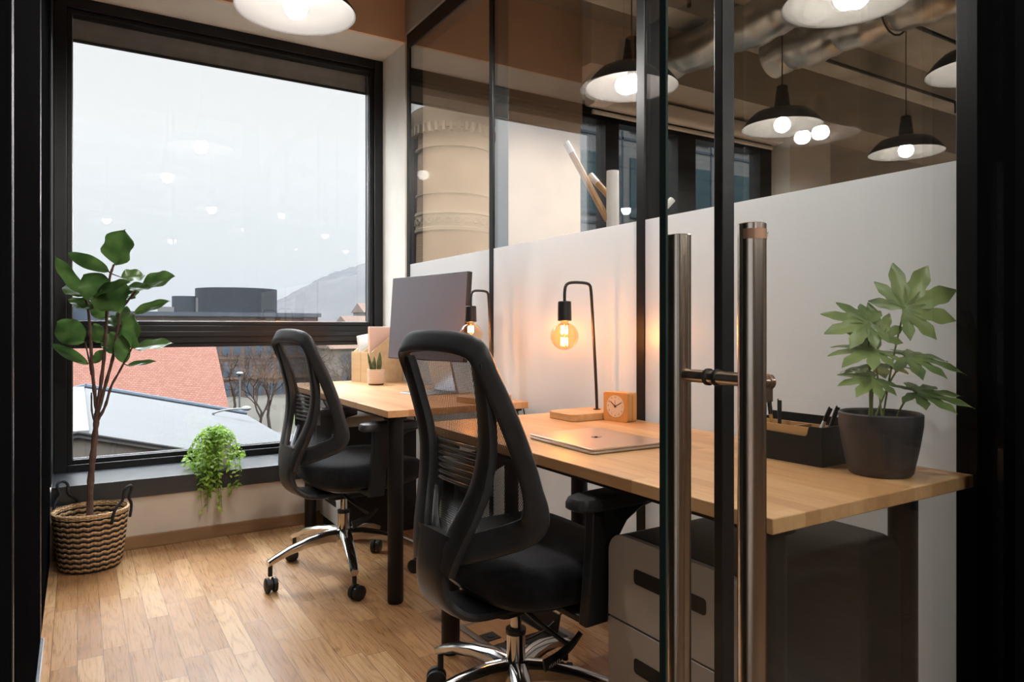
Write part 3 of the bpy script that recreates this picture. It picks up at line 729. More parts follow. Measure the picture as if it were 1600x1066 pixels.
def pedestal(loc, mf_, mt_, label, w=.50, d=.37, h=.60, top_m=None):
    t = thing('drawer_pedestal', label, 'drawer cabinet', loc, group='drawer pedestals under the desks')
    prof = rrect(0, .0, d, h, .045, 8, (0,0,1,1))
    bm = B(); prism(bm, prof, 'x', .018, w); obj('cabinet_body', bm, mt_, t, True, .002)
    z1 = h
    edges = [(.055,.235),(.239,.412),(.416,h)]
    for i, (a, b) in enumerate(edges):
        bm = B()
        if i == 2: poly = rrect(.0, a, d, b, .045, 8, (0,0,1,1))
        else: poly = [(0,a),(d,a),(d,b),(0,b)]
        prism(bm, poly, 'x', 0, .0175); dr = obj('drawer_front', bm, mf_, t, True, .0015)
        zc = b-.075
        bm = B(); prism(bm, rrect(.085, zc-.016, d-.085, zc+.016, .008, 4), 'x', -.001, .004); tag(obj('handle_slot', bm, M['black_matte'], dr), 'black recessed handle slot')
    bm = B(); box(bm, (.03,.01,0), (w-.01,d-.01,.052)); obj('plinth', bm, M['rubber'], t, False)
    return t
ped1 = pedestal((1.000,.838,0), M['pedestal_front'], M['pedestal_black'], 'three drawer pedestal with greige fronts and black top under the near desk')
ped2 = pedestal((1.105,3.375,0), M['pedestal_light'], M['pedestal_black'], 'black drawer pedestal with light grey fronts under the far desk by the window', w=.40, d=.365)
bm = B(); prism(bm, rrect(0,.045+.0,.02,.02,.001) if 0 else [(.0,.0),(.003,.0),(.003,.003),(.0,.003)], 'y', 0, .003); bm.free()
# far pedestal: window reflection on its top made as a pale cap; keyhole
bm = B(); R = []
pr = rrect(0, 0, .365, .60, .045, 8, (0,0,1,1)); arc = [p for p in pr if p[1] > .55]
a_ = [bm.verts.new((.02, p[0], p[1]+.0015)) for p in arc]; b_ = [bm.verts.new((.39, p[0], p[1]+.0015)) for p in arc]
for i in range(len(arc)-1): bm.faces.new((a_[i], a_[i+1], b_[i+1], b_[i]))
tag(obj('top_reflection', bm, M['pedestal_light'], ped2), 'window reflection on the rounded top, made as a pale cap')
bm = B(); cyl(bm, (-.0025,.03,.56), (.001,.03,.56), .008, seg=16); obj('lock', bm, M['rubber'], ped2)
# printer-like dark cabinet behind far desk front leg
# floor box with raised lid
fb = thing('floor_box', 'open metal floor socket box with a wood inlaid lid under the near desk', 'floor socket box', (1.285,2.045,0), math.radians(3))
bm = B(); prism(bm, [(-.15,-.15),(.15,-.15),(.15,.15),(-.15,.15)], 'z', .0002, .004); fr = obj('frame', bm, M['silver'] if 0 else plain('worn_grey_metal', (.22,.20,.18), .4, .6), fb, False, .001)
bm = B(); box(bm, (-.128,-.05,.004), (.06,.128,.0065)); obj('wood_inlay', bm, wood('orange_oak_inlay', (.38,.19,.07), (.50,.27,.11), 'Y', 30), fb, False)
bm = B(); box(bm, (-.128,-.02,.0066), (-.075,.035,.009)); cyl(bm, (-.10,.008,.009), (-.10,.008,.011), .014, seg=20); obj('cable_outlet', bm, M['rubber'], fb)
bm = B(); box(bm, (-.12,-.135,.004), (.12,-.055,.006)); obj('socket_recess', bm, M['rubber'], fb, False)
bm = B(); box(bm, (.068,-.13,.006), (.078,.13,.085), Matrix.Rotation(math.radians(12), 3, 'Y'), (.07,0,.006)); obj('raised_lid', bm, M['rubber'], fb, True, .002)
bm = B(); tube(bm, smooth_path([V(1.20,1.98,.012),V(1.26,1.93,.02),V(1.40,1.95,.05),V(1.50,1.85,.30),V(1.56,1.72,.60),V(1.56,1.70,.69)], 3), .0035, 8)
tag(obj('power_cable', bm, M['rubber']), 'thin black power cable rising from the floor box to the near desk', 'cable')
bm = B(); tube(bm, smooth_path([V(1.608,2.52,.725),V(1.611,2.50,.70),V(1.611,2.48,.60),V(1.612,2.47,.35),V(1.60,2.46,.10)], 3), .003, 8)
tag(obj('lamp_cable', bm, M['rubber']), 'thin black cable hanging behind the near corner of the far desk', 'cable')

# ================================================================== DESK LAMPS
def desk_lamp():
    t = thing('desk_lamp', '', 'desk lamp', (0,0,0), group='filament bulb desk lamps')
    bm = B(); prism(bm, rrect(-.16,-.075,.05,.075,.024), 'z', 0, .025); obj('wooden_base', bm, M['bamboo_y'], t, True, .003)
    arc = smooth_path([V(0,0,.026),V(-.004,0,.12),V(-.020,0,.36),V(-.026,0,.436),V(-.030,0,.458),V(-.052,0,.464),V(-.110,0,.464),V(-.133,0,.456),V(-.139,0,.435),V(-.139,0,.396)], 3)
    bm = B(); tube(bm, arc, .0052, 12); obj('bent_pole', bm, M['lamp_black'], t)
    bm = B(); lathe(bm, [(.002,.025),(.013,.025),(.013,.0275),(.006,.029),(.002,.029)], seg=20); obj('pole_collar', bm, M['lamp_black'], t)
    bm = B(); lathe(bm, [(.003,.399),(.020,.399),(.0225,.396),(.0235,.334),(.021,.332),(.003,.332)], (-.139,0,0), 28); obj('socket', bm, M['lamp_black'], t)
    bm = B(); prof = [(.014,.335),(.0145,.326),(.020,.321)]
    cz, rb_ = .281, .0475
    for k in range(15):
        a = math.radians(62-k*10.8); prof.append((max(.001, rb_*math.cos(a)), cz+rb_*math.sin(a)))
    lathe(bm, prof, (-.139,0,0), 32); gb = obj('glass_globe', bm, M['glass_bulb'], t)
    bm = B()
    for k in range(5):
        a = 2*PI*k/5; x, y = .011*math.cos(a), .011*math.sin(a)
        for z0, z1 in ((.291,.316),(.249,.276)): cyl(bm, (-.139+x,y,z0), (-.139+x*.9,y*.9,z1), .0013, seg=6)
    tag(obj('filament', bm, M['filament'], gb), 'glowing orange filaments')
    bm = B(); cyl(bm, (-.139,0,.243), (-.139,0,.323), .0018, seg=8); obj('glass_stem', bm, M['silver'], gb)
    return t
L1 = desk_lamp(); L1.location = (1.535,1.915,.740); L1['label'] = 'lit desk lamp with a wooden base beside the clock on the near desk'; L1.rotation_euler = (0,0,math.radians(0))
L2 = copy_tree(L1); L2.location = (1.505,2.585,.740); L2.rotation_euler = (0,0,math.radians(20)); L2['label'] = 'lit desk lamp beside the monitor, partly hidden by the near chair back'

# ================================================================== CLOCK
ck = thing('desk_clock', 'small square bamboo clock with cream dial on the near desk', 'clock', (1.527,1.790,.740), math.radians(11))
# local: face looks to -X
Hc = .096
bm = B(); prism(bm, rrect(-.051,0,.051,Hc,.008,4), 'x', -.018, .002); prism(bm, rrect(-.049,.002,.049,Hc-.002,.008,4), 'x', .002, .008); prism(bm, rrect(-.051,0,.051,Hc,.008,4), 'x', .008, .030)
obj('wooden_case', bm, M['bamboo'], ck, True, .001)
bm = B(); cyl(bm, (-.0188,0,Hc*.5+.002), (-.018,0,Hc*.5+.002), .0365, seg=48); obj('dial', bm, M['clock_face'], ck)
cc = V(-.0195,0,Hc*.5+.002)
def hand(name, ang, ln, w_, m_):
    # angle clockwise from 12, seen from -X looking to +X: right-hand side is -Y
    d = V(0,-math.sin(ang),math.cos(ang)); sd = V(0,d.z,-d.y); bm = B()
    a = cc-d*.004; b = cc+d*ln
    vs = [bm.verts.new(p+V(q,0,0)) for q in (-.0004,.0004) for p in (a+sd*w_, a-sd*w_, b-sd*w_*.6, b+sd*w_*.6)]
    for f in ((0,1,2,3),(4,7,6,5),(0,4,5,1),(1,5,6,2),(2,6,7,3),(3,7,4,0)): bm.faces.new([vs[i] for i in f])
    obj(name, bm, m_, ck, False)
hand('hour_hand', math.radians(-52), .024, .0016, M['ink']); hand('minute_hand', math.radians(60), .027, .0011, M['ink']); hand('alarm_hand', math.radians(-3), .020, .0007, M['red_hand'])
bm = B(); cyl(bm, cc+V(-.0012,0,0), cc+V(.0005,0,0), .0042, seg=20); obj('hand_hub', bm, M['ink'], ck)
for k in range(1, 13):
    a = 2*PI*k/12; p = cc+V(.0004,-.0298*math.sin(a),.0298*math.cos(a))
    Mt = Matrix.Translation(p) @ Matrix.Rotation(-PI/2, 4, 'Z') @ Matrix.Rotation(PI/2, 4, 'X')
    text_mesh('numeral', str(k), .0082, M['ink'], ck, Mt, .0001)

# ================================================================== LAPTOP
lt = thing('laptop', 'closed pale gold laptop lying on the near desk', 'laptop', (1.187,1.486,.740), math.radians(-2))
bm = B(); prism(bm, rrect(-.122,-.150,.122,.150,.012), 'z', .0015, .0085); obj('laptop_base', bm, M['laptop_side'], lt, True, .002)
bm = B(); prism(bm, rrect(-.122,-.150,.122,.150,.012), 'z', .0093, .0145); lid = obj('laptop_lid', bm, M['laptop'], lt, True, .0016)
bm = B(); prism(bm, rrect(-.118,-.146,.118,.146,.012), 'z', .0083, .0095); obj('lid_gap', bm, M['rubber'], lt)
bm = B(); box(bm, (-.1228,-.035,.0065), (-.1215,.035,.0098)); tag(obj('finger_notch', bm, M['edge_metal'], lt, False), 'bright finger notch')
bm = B()
pts = []
for k in range(40):
    a = 2*PI*k/40; r = .0135*(1+.10*math.cos(2*a)-.10*math.exp(-((a-PI/2)**2)/.05)-.08*math.exp(-((a-1.5*PI)**2)/.05)-.45*math.exp(-((min(a, 2*PI-a)-.15)**2)/.06))
    pts.append((r*math.sin(a)*1.0, -r*math.cos(a)*.9))
prism(bm, [(p[0]+.0, p[1]) for p in pts], 'z', .0145, .0148)
prism(bm, [(.016+.006*math.cos(t_)*.5+.003, .003+.0045*math.sin(t_)) for t_ in [2*PI*k/14 for k in range(14)]], 'z', .0145, .0148)
for f in bm.faces: pass
tag(obj('fruit_logo', bm, M['mirror_dark'], lid), 'dark mirror-finish logo')

# ================================================================== MONITOR
mo = thing('computer_monitor', 'large dark screen switched off on the far desk', 'monitor', (1.40,3.01,.740), math.radians(10.5))
tl = Matrix.Rotation(math.radians(4), 3, 'Y')
bm = B(); box(bm, (-.012,-.285,.155), (.012,.325,.560), tl, (0,0,.155)); sc = obj('screen_housing', bm, M['lamp_black'], mo, True, .003)
bm = B(); box(bm, (-.0145,-.280,.160), (-.0122,.320,.556), tl, (0,0,.155)); obj('screen_panel', bm, M['screen'], sc, False)
bm = B(); prism(bm, [(.020,.30),(.030,.30),(.115,.006),(.10,.006)], 'y', -.09, .09); obj('stand_neck', bm, M['silver'], mo, True, .002)
bm = B(); prism(bm, rrect(-.095,-.10,.118,.10,.01), 'z', 0, .006); obj('stand_foot', bm, M['silver'], mo, True, .001)

# ================================================================== FILE BOXES, SUCCULENT
def magfile(loc, rz, label):
    t = thing('magazine_file', label, 'file box', loc, rz, 'wooden magazine files')
    D_, Hh, Hf, w_, th = .225, .300, .172, .088, .006
    side = [(0,0),(D_,0),(D_,Hh),(D_-.03,Hh),(0.012,Hf),(0,Hf)]
    for y in (0, w_-th):
        bm = B(); prism(bm, side, 'y', y, y+th); obj('side_board', bm, M['plywood'], t, False, .0008)
    bm = B(); box(bm, (0,th,0), (th,w_-th,Hf)); obj('front_board', bm, M['plywood'], t, False, .0008)
    bm = B(); box(bm, (D_-th,th,0), (D_,w_-th,Hh)); obj('back_board', bm, M['plywood'], t, False)
    bm = B(); box(bm, (th,th,0), (D_-th,w_-th,th)); obj('bottom_board', bm, M['plywood'], t, False)
    return t
rzf = math.radians(15)
magfile((1.384,3.733,.740), rzf, 'front wooden magazine file holding the pink folder')
cF, sF = math.cos(rzf), math.sin(rzf)
magfile((1.384-sF*.092-.0,3.733+cF*.092,.740), rzf, 'rear wooden magazine file holding white paper, next to the window')
def inbox(px, py, pz): return (1.384+cF*px-sF*py, 3.733+sF*px+cF*py, .740+pz)
bm = B(); box(bm, (.02,.030,.008), (.205,.048,.312)); o = obj('folder', bm, M['pink_card'], None, False, .001); o.location = inbox(0,0,0); o.rotation_euler = (0,0,rzf); tag(o, 'pale pink folder standing in the front wooden file', 'folder')
bm = B(); box(bm, (.03,.052,.008), (.205,.057,.316)); o = obj('folder', bm, M['paper'], None, False); o.location = inbox(0,0,0); o.rotation_euler = (0,0,rzf); tag(o, 'white sheet behind the pink folder in the front wooden file', 'folder')
bm = B(); box(bm, (.046,.112,.012), (.19,.130,.262), Matrix.Rotation(math.radians(-9), 3, 'Y'), (.03,.12,.01)); o = obj('paper_stack', bm, M['paper'], None, False); o.location = inbox(0,.01,0); o.rotation_euler = (0,0,rzf); tag(o, 'white papers leaning in the rear wooden file', 'paper')
sp_ = thing('succulent_pot', 'small ribbed peach pot with a stubby succulent before the wooden files', 'potted plant', (1.375,3.615,.740))
bm = B(); lathe(bm, [(.005,.006),(.040,.006),(.0455,.012),(.0465,.085),(.041,.085),(.040,.072),(.004,.070)], seg=36); obj('pot', bm, M['pot_ribbed'], sp_)
bm = B(); lathe(bm, [(.005,0),(.040,0),(.041,.008),(.005,.008)], seg=30); obj('saucer', bm, M['rubber'], sp_)
bm = B(); lathe(bm, [(.003,.071),(.041,.071),(.003,.074)], seg=24); obj('soil', bm, M['soil'], sp_)
bm = B()
for x, y, lx, ly, h, w_ in ((-.018,.018,-.018,.012,.105,.011),(-.010,-.004,-.012,.006,.060,.013),(.012,-.010,.004,-.004,.110,.019),(.018,.010,.016,.004,.075,.015),(.0,.02,.0,.01,.085,.013)):
    pts_ = [V(x+lx*q, y+ly*q, .068+h*q) for q in [i/7 for i in range(8)]]
    tube(bm, pts_, [w_*(.55+.9*q-1.43*q**2.6)*.9+.0006 for q in [i/7 for i in range(8)]], 8)
obj('succulent_leaves', bm, M['leaf_snake'], sp_)

# ================================================================== ORGANISER, PENS
og = thing('desk_organizer', 'black desk organiser with a bamboo tray inside, left of the big plant pot', 'organizer', (1.396,.954,.740), math.radians(2))
# local: +Y runs along the desk, +X away; near corner at origin
Lw, Dp, Hg, th = .215, .120, .088, .005
bm = B(); prism(bm, [(0,0),(Lw,0),(Lw,Hg),(Lw-.012,Hg),(Lw-.012,Hg-.020),(.045,Hg-.024),(.040,Hg-.023),(.036,Hg-.018),(.033,Hg-.004),(.030,Hg),(0,Hg)], 'x', 0, th); obj('front_panel', bm, M['black_matte'], og, False)
bm = B(); box(bm, (th,0,0), (Dp,th,Hg)); box(bm, (th,Lw-th,0), (Dp,Lw,Hg)); box(bm, (Dp-th,th,0), (Dp,Lw-th,Hg+.012)); box(bm, (th,th,0), (Dp-th,Lw-th,.004)); obj('shell', bm, M['black_matte'], og, False, .0008)
bm = B(); box(bm, (.007,.008,.02), (.011,Lw-.010,Hg-.004)); box(bm, (.075,.008,.02), (.079,Lw-.010,Hg-.004)); box(bm, (.011,.008,.02), (.075,.012,Hg-.004)); box(bm, (.011,.075,.02), (.075,.079,Hg-.004)); box(bm, (.011,Lw-.014,.02), (.075,Lw-.010,Hg-.004)); box(bm, (.011,.012,.02), (.075,Lw-.014,.024))
obj('bamboo_tray', bm, M['bamboo_y'], og, False, .0006)
def pen(x, y, dx, dy, label, m=None):
    c0 = og.matrix_basis @ V(x, y, .026); d = V(dx, dy, 1).normalized()
    t = thing('pen', label, 'pen', c0, 0, 'pens standing in the black organiser')
    bm = B(); cyl(bm, (0,0,0), d*.075, .0045, seg=12); obj('barrel', bm, m or M['bamboo'], t)
    bm = B(); cyl(bm, d*.075, d*.108, .0052, seg=12); cyl(bm, d*.085+V(-.006,0,0), d*.112+V(-.006,0,0), .0016, seg=6); obj('cap', bm, M['rubber'], t)
pen(.030,.165,-.05,.16,'leftmost black capped pen in the organiser'); pen(.040,.150,-.02,.12,'second pen from the left in the organiser'); pen(.050,.142,.10,.08,'black capped pen leaning behind the left pair', M['rubber'])
pen(.045,.055,.22,-.34,'pen leaning toward the plant pot in the organiser', M['paper']); pen(.060,.040,.30,-.22,'rearmost black pen beside the plant pot', M['rubber'])

# ================================================================== PLANTS
def leaf(bm, base, tip, nrm, w, shape='fig', fold=.18, curl=.10, nu=5, nv=10, wave=0):
    base = Vector(base); tip = Vector(tip); d = tip-base; L = d.length; d.normalize()
    nrm = Vector(nrm); nrm = nrm-d*nrm.dot(d)
    if nrm.length < 1e-4: nrm = perp(d)[0]
    nrm.normalize(); s = d.cross(nrm)
    def f(u, v):
        x = 2*u-1
        if shape == 'fig': p = (math.sin(PI*v**.80))**.72*(.78+.32*v) if 0 < v < 1 else .02
        elif shape == 'lobe': p = (math.sin(PI*min(1, v**.85))**.8)*(.42+.78*v)*(1+.14*math.sin(v*19)) if 0 < v < 1 else .03
        else: p = math.sin(PI*v**.75)**.9 if 0 < v < 1 else .03
        p = max(p, .02)
        return base+d*L*v+s*(w*.5*p*x)+nrm*(abs(x)*w*.5*p*fold-curl*L*v*v+wave*math.sin(v*13+x*2)*w*abs(x)*.12)
    grid(bm, f, nu*2 if nu > 2 else nu, nv)
toCam = V(-.527,-.85,.12)
FICUS=[
((0.093,-0.088,1.308),(0.129,-0.111,1.467),0.187),((0.069,-0.073,1.283),(-0.094,0.086,1.373),0.050),
((-0.024,-0.016,1.184),(-0.137,-0.005,1.342),0.055),((0.057,-0.066,1.17),(-0.03,-0.059,1.266),0.105),
((-0.027,-0.014,1.177),(-0.097,0.1,1.237),0.066),((0.003,-0.032,1.181),(0.132,-0.23,1.235),0.060),
((0.066,-0.072,1.22),(0.095,-0.184,1.105),0.124),((0.183,-0.144,1.22),(0.31,-0.223,1.266),0.075),
((0.111,-0.1,1.255),(0.206,-0.088,1.274),0.065),((0.129,-0.111,1.216),(0.207,-0.253,1.208),0.045),
((0.153,-0.126,1.099),(0.294,-0.189,1.16),0.045),((0.009,-0.036,1.121),(-0.084,-0.014,1.162),0.050),
((0.003,-0.032,1.135),(0.058,-0.031,1.079),0.050),((-0.024,-0.016,0.976),(-0.129,0.05,1.064),0.090),
((-0.009,-0.025,0.877),(-0.149,0.022,0.97),0.038),((0.039,-0.055,0.972),(0.007,0.012,1.057),0.054),
((0.15,-0.124,0.947),(0.153,-0.184,1.095),0.108),((0.159,-0.129,0.947),(0.307,-0.186,0.975),0.062),
((0.123,-0.107,0.88),(0.11,-0.122,1.008),0.053),((0.129,-0.111,0.873),(0.238,-0.213,0.896),0.026),
((0.087,-0.085,0.923),(0.071,-0.016,1.021),0.068),((0.015,-0.04,0.88),(0.043,-0.022,0.943),0.036),
((0.111,-0.1,1.05),(0.132,-0.054,1.136),0.050),((0.087,-0.085,1.036),(0.075,-0.006,1.093),0.043),
((0.165,-0.133,1.17),(0.144,-0.061,1.194),0.058),((0.027,-0.047,1.163),(0.041,0.026,1.274),0.065)]
STEMS = {'A':[(0.023,-0.045,0.664),(0.014,-0.039,0.748),(0.004,-0.033,0.86),(-0.003,-0.029,1.028),(-0.012,-0.023,1.145),(-0.026,-0.014,1.179)],
'B':[(0.023,-0.045,0.659),(0.038,-0.054,0.804),(0.05,-0.061,0.916),(0.059,-0.067,1.084),(0.066,-0.072,1.251),(0.085,-0.083,1.313)],
'C':[(0.023,-0.045,0.65),(0.054,-0.064,0.79),(0.085,-0.083,0.916),(0.099,-0.092,1.028),(0.107,-0.097,1.111),(0.149,-0.123,1.173),(.183,-.144,1.22)],
'D':[(0.026,-0.047,0.636),(0.054,-0.064,0.692),(0.073,-0.076,0.782),(0.102,-0.094,0.838),(0.152,-0.125,0.949)],
'E':[(0.019,-0.042,0.614),(0.002,-0.032,0.664),(0.002,-0.032,0.754)],'F':[(0.002,-0.032,0.832),(-0.005,-0.027,0.888),(-0.022,-0.017,0.976)],
'T':[(-0.005,-0.027,0.10),(-0.003,-0.029,0.357),(0.009,-0.036,0.497),(0.019,-0.042,0.614),(0.023,-0.045,0.67)],'G':[(0.099,-0.092,1.0),(0.121,-0.105,1.07),(0.153,-0.126,1.10)]}
fg = thing('potted_fig', 'tall fig plant with broad leaves standing in the woven basket', 'potted plant', (.05,3.60,0.012))
bm = B(); random.seed(3)
for i, (b_, t_, w_) in enumerate(FICUS):
    nr = toCam+V(random.uniform(-.35,.35), random.uniform(-.2,.3), random.uniform(.1,.8))
    leaf(bm, b_, t_, nr, w_*(1.38 if i else 1), 'fig', .22, .05 if i else -.02, 5, 12, .5)
lv_ = obj('leaves', bm, M['leaf_fig'], fg, True, 0, 80)
bm = B()
for k, pts in STEMS.items():
    r0, r1 = {'T':(.0145,.011),'A':(.009,.0045),'B':(.009,.0045),'C':(.008,.004),'D':(.007,.0035)}.get(k, (.005,.003))
    pp_ = smooth_path(pts, 2); n = len(pp_)
    tube(bm, pp_, [(r0+(r1-r0)*i/(n-1))*(1+.16*math.sin(i*2.3)) for i in range(n)], 10)
for (b_, t_, w_) in FICUS:
    b_ = Vector(b_); best = min((Vector(p) for l in STEMS.values() for p in smooth_path(l, 2)), key=lambda p: (p-b_).length)
    if (best-b_).length > .004: tube(bm, [best, b_+(Vector(t_)-b_)*.06], [.003,.0018], 6)
obj('trunk_and_branches', bm, M['bark'], fg)
bm = B(); lathe(bm, [(.003,.095),(.112,.095),(.003,.105)], (0,0,0), 24); obj('soil', bm, M['soil'], fg)

bk = thing('woven_basket', 'two-tone woven basket with black rope handles on the floor by the window', 'basket', (.05,3.60,0))
def wv_(r, z, a): return r*(1+.006*math.sin(a*33))
bm = B(); lathe(bm, [(.005,.001),(.112,.001),(.120,.012),(.126,.05),(.135,.12),(.142,.19),(.146,.235),(.149,.252),(.142,.256),(.138,.245),(.132,.19),(.122,.10),(.110,.02),(.005,.018)], seg=132, fn=wv_); obj('basket_body', bm, M['basket'], bk)
for k, a in enumerate((math.radians(128), math.radians(-38))):
    c_ = V(math.cos(a), math.sin(a), 0); s_ = V(-c_.y, c_.x, 0)
    hp = smooth_path([c_*.142+s_*.06+V(0,0,.205),c_*.150+s_*.06+V(0,0,.25),c_*.155+s_*.05+V(0,0,.275),c_*.165+s_*.015+V(0,0,.30),c_*.175+s_*.03+V(0,0,.345),c_*.185+V(0,0,.362),c_*.175-s_*.03+V(0,0,.345),c_*.165-s_*.015+V(0,0,.30),c_*.155-s_*.05+V(0,0,.275),c_*.150-s_*.06+V(0,0,.25),c_*.142-s_*.06+V(0,0,.205)], 3)
    bm = B(); tube(bm, hp, .0062, 10); obj('rope_handle', bm, M['rope'], bk)

tp = thing('trailing_plant', 'bright green trailing plant in a white pot on the window sill', 'potted plant', (.612,3.862,.330))
bm = B(); lathe(bm, [(.005,0),(.046,0),(.050,.006),(.062,.120),(.057,.120),(.050,.10),(.005,.098)], seg=36); obj('pot', bm, M['pot_white'], tp)
bm = B(); vn = B(); random.seed(11)
for i in range(80):
    a = random.uniform(0, 2*PI)
    if i > 40: a = random.gauss(math.radians(-115), .55)
    ln = random.uniform(.08,.17); out = random.uniform(.055,.150) 
    droop = random.uniform(.02,.15) if i <= 40 else random.uniform(.08,.30)
    c_ = V(math.cos(a), math.sin(a), 0)
    if c_.y > .3: out = min(out, .10); droop = min(droop, .09)
    p0 = c_*random.uniform(0,.035)+V(0,0,.105); rise = random.uniform(.03,.10)
    mid = c_*out*.7+V(0,0,.125+rise*.6); end_o = c_*(out+random.uniform(0,.03)); 
    pts = smooth_path([p0, c_*out*.35+V(0,0,.12+rise), mid, end_o+V(0,0,.10-droop*.3), end_o*.98+V(random.uniform(-.02,.02),0,.10-droop)], 2)
    if end_o.y > -.09:
        lowlim = .012
    else: lowlim = -.22
    pts = [V(p.x, min(p.y, -.112) if p.z < .02 and lowlim < 0 else p.y, max(p.z, lowlim)) for p in pts]
    tube(vn, pts, .0011, 4)
    for k in range(2, len(pts)):
        for s in (-1, 1):
            if random.random() < .22: continue
            p = pts[k]; d = (pts[k]-pts[k-1]);
            if d.length < 1e-5: continue
            d.normalize(); sd = d.cross(V(random.uniform(-.5,.5),random.uniform(-.5,.5),1)).normalized()*s
            t_ = p+(sd*.8+d*.6+V(0,-.1,random.uniform(-.1,.5))).normalized()*random.uniform(.018,.032)
            if t_.z < .004 and t_.y > -.100: continue
            leaf(bm, p, t_, V(random.uniform(-.4,.4),-.4,1), random.uniform(.010,.016), 'oval', .2, .15, 2, 4)
obj('leaves', bm, M['leaf_trail'], tp, True, 0, 80); obj('vines', vn, M['stem'], tp)

ft = thing('fatsia_plant', 'leafy plant with large hand shaped leaves in a graphite pot on the near desk', 'potted plant', (1.449,.853,.740))
bm = B(); lathe(bm, [(.004,0),(.058,0),(.063,.006),(.074,.06),(.081,.105),(.0815,.128),(.078,.131),(.074,.127),(.073,.112),(.004,.110)], seg=56); obj('pot', bm, M['pot_grey'], ft)
bm = B(); lathe(bm, [(.003,.111),(.0725,.111),(.003,.115)], seg=40); obj('soil_disc', bm, M['pot_soil'], ft)
Rv, Fv, Uv = V(.85,-.527,0), V(.527,.85,0), V(0,0,1)
def palm(bm, c, size, point, normal, n=8, spread=250, droop=.15):
    """palmate leaf: lobes fan around 'point' within the plane of 'normal'"""
    c = Vector(c); normal = Vector(normal).normalized(); pt = Vector(point); pt = (pt-normal*pt.dot(normal)).normalized(); sd = normal.cross(pt)
    for k in range(n):
        f = k/(n-1)-.5; a = math.radians(spread)*f; ln = size*(1-.45*abs(f)*2*.9)*random.uniform(.92,1.06)
        d = pt*math.cos(a)+sd*math.sin(a)
        tip = c+d*ln
        leaf(bm, c-d*size*.08, tip, normal, ln*.42, 'lobe', .10, droop, 4, 12, .25)
random.seed(5)
PL = [((.056,-.021,.353),.125, Rv*.55+Uv*.45, -Fv*.95+Uv*.35-Rv*.1, .05),
      ((-.029,.008,.320),.105, -Rv*.9+Uv*.15, -Fv*.7+Uv*.7, .12),
      ((-.040,-.009,.264),.100, -Rv*.9+Uv*.05-Fv*.2, -Fv*.35+Uv*.95, .20),
      ((.046,-.032,.250),.115, Rv*.95-Fv*.1, -Fv*.35+Uv*.95, .20),
      ((-.059,-.021,.205),.085, -Rv*.8-Fv*.4, -Fv*.45+Uv*.9, .15),
      ((.030,-.062,.176),.110, Rv*.9-Fv*.3+Uv*.1, -Fv*.3+Uv*.95, .10),
      ((.0,.0,.29),.085, Uv*.7-Rv*.3, -Fv*.9+Uv*.3, .10),
      ((.03,.03,.23),.10, Fv*.8+Rv*.3, Uv+Fv*.2, .2)]
bm = B(); sm = B()
for i, (c_, sz, pt, nr, dr) in enumerate(PL):
    palm(bm, c_, sz, pt, nr, 8, 255, dr)
    cc_ = Vector(c_); b_ = V(random.uniform(-.02,.02), random.uniform(-.02,.02), .11)
    tube(sm, smooth_path([b_, b_.lerp(cc_, .5)+V(0,0,.02), cc_], 2), .0022, 6)
obj('leaves', bm, M['leaf_fats'], ft, True, 0, 80); obj('stems', sm, M['stem'], ft)

# ================================================================== CORRIDOR SIDE (behind the camera, seen only as reflections)
bm = B(); box(bm, (-5,-7.1,0), (9.2,-6.95,CE)); struct('wall_front', bm, M['black_matte'])
bm = B(); box(bm, (-5.1,-7,0), (-4.95,-5.2,CE)); box(bm, (-5.1,-.6,0), (-4.95,4.2,CE)); box(bm, (-5.1,-5.2,0), (-4.95,-.6,.4)); box(bm, (-5.1,-5.2,2.8), (-4.95,-.6,CE)); struct('wall_left', bm, M['wall_taupe'])
w4 = thing('added_window_4', None, None, (-5.02,0,0), kind='structure')  # unseen corridor window, added for daylight on handles, film and desk
bm = B()
for a in (-5.2,-3.68,-2.15,-.66): box(bm, (-.03,a,.4), (.03,a+.06,2.8))
box(bm, (-.03,-5.2,.4), (.03,-.6,.46)); box(bm, (-.03,-5.2,2.74), (.03,-.6,2.8)); obj('frame', bm, F, w4, False)
bm = B(); box(bm, (-.004,-5.15,.43), (.004,-.65,2.77)); obj('glass_pane', bm, M['glass_window'], w4, False)
bm = B(); box(bm, (-5,.60,0), (-.30,.72,CE)); struct('wall_front', bm, M['wall_taupe'])
bm = B(); box(bm, (9.05,-7,0), (9.2,.6,CE)); struct('wall_right', bm, M['wall_taupe'])
dk = desk('desk', (5.0,-1.7), (5.7,-.4), ((5.06,-1.64),(5.06,-.46),(5.64,-1.64),(5.64,-.46)), 'oak topped desk across the corridor outside the glass front'); 

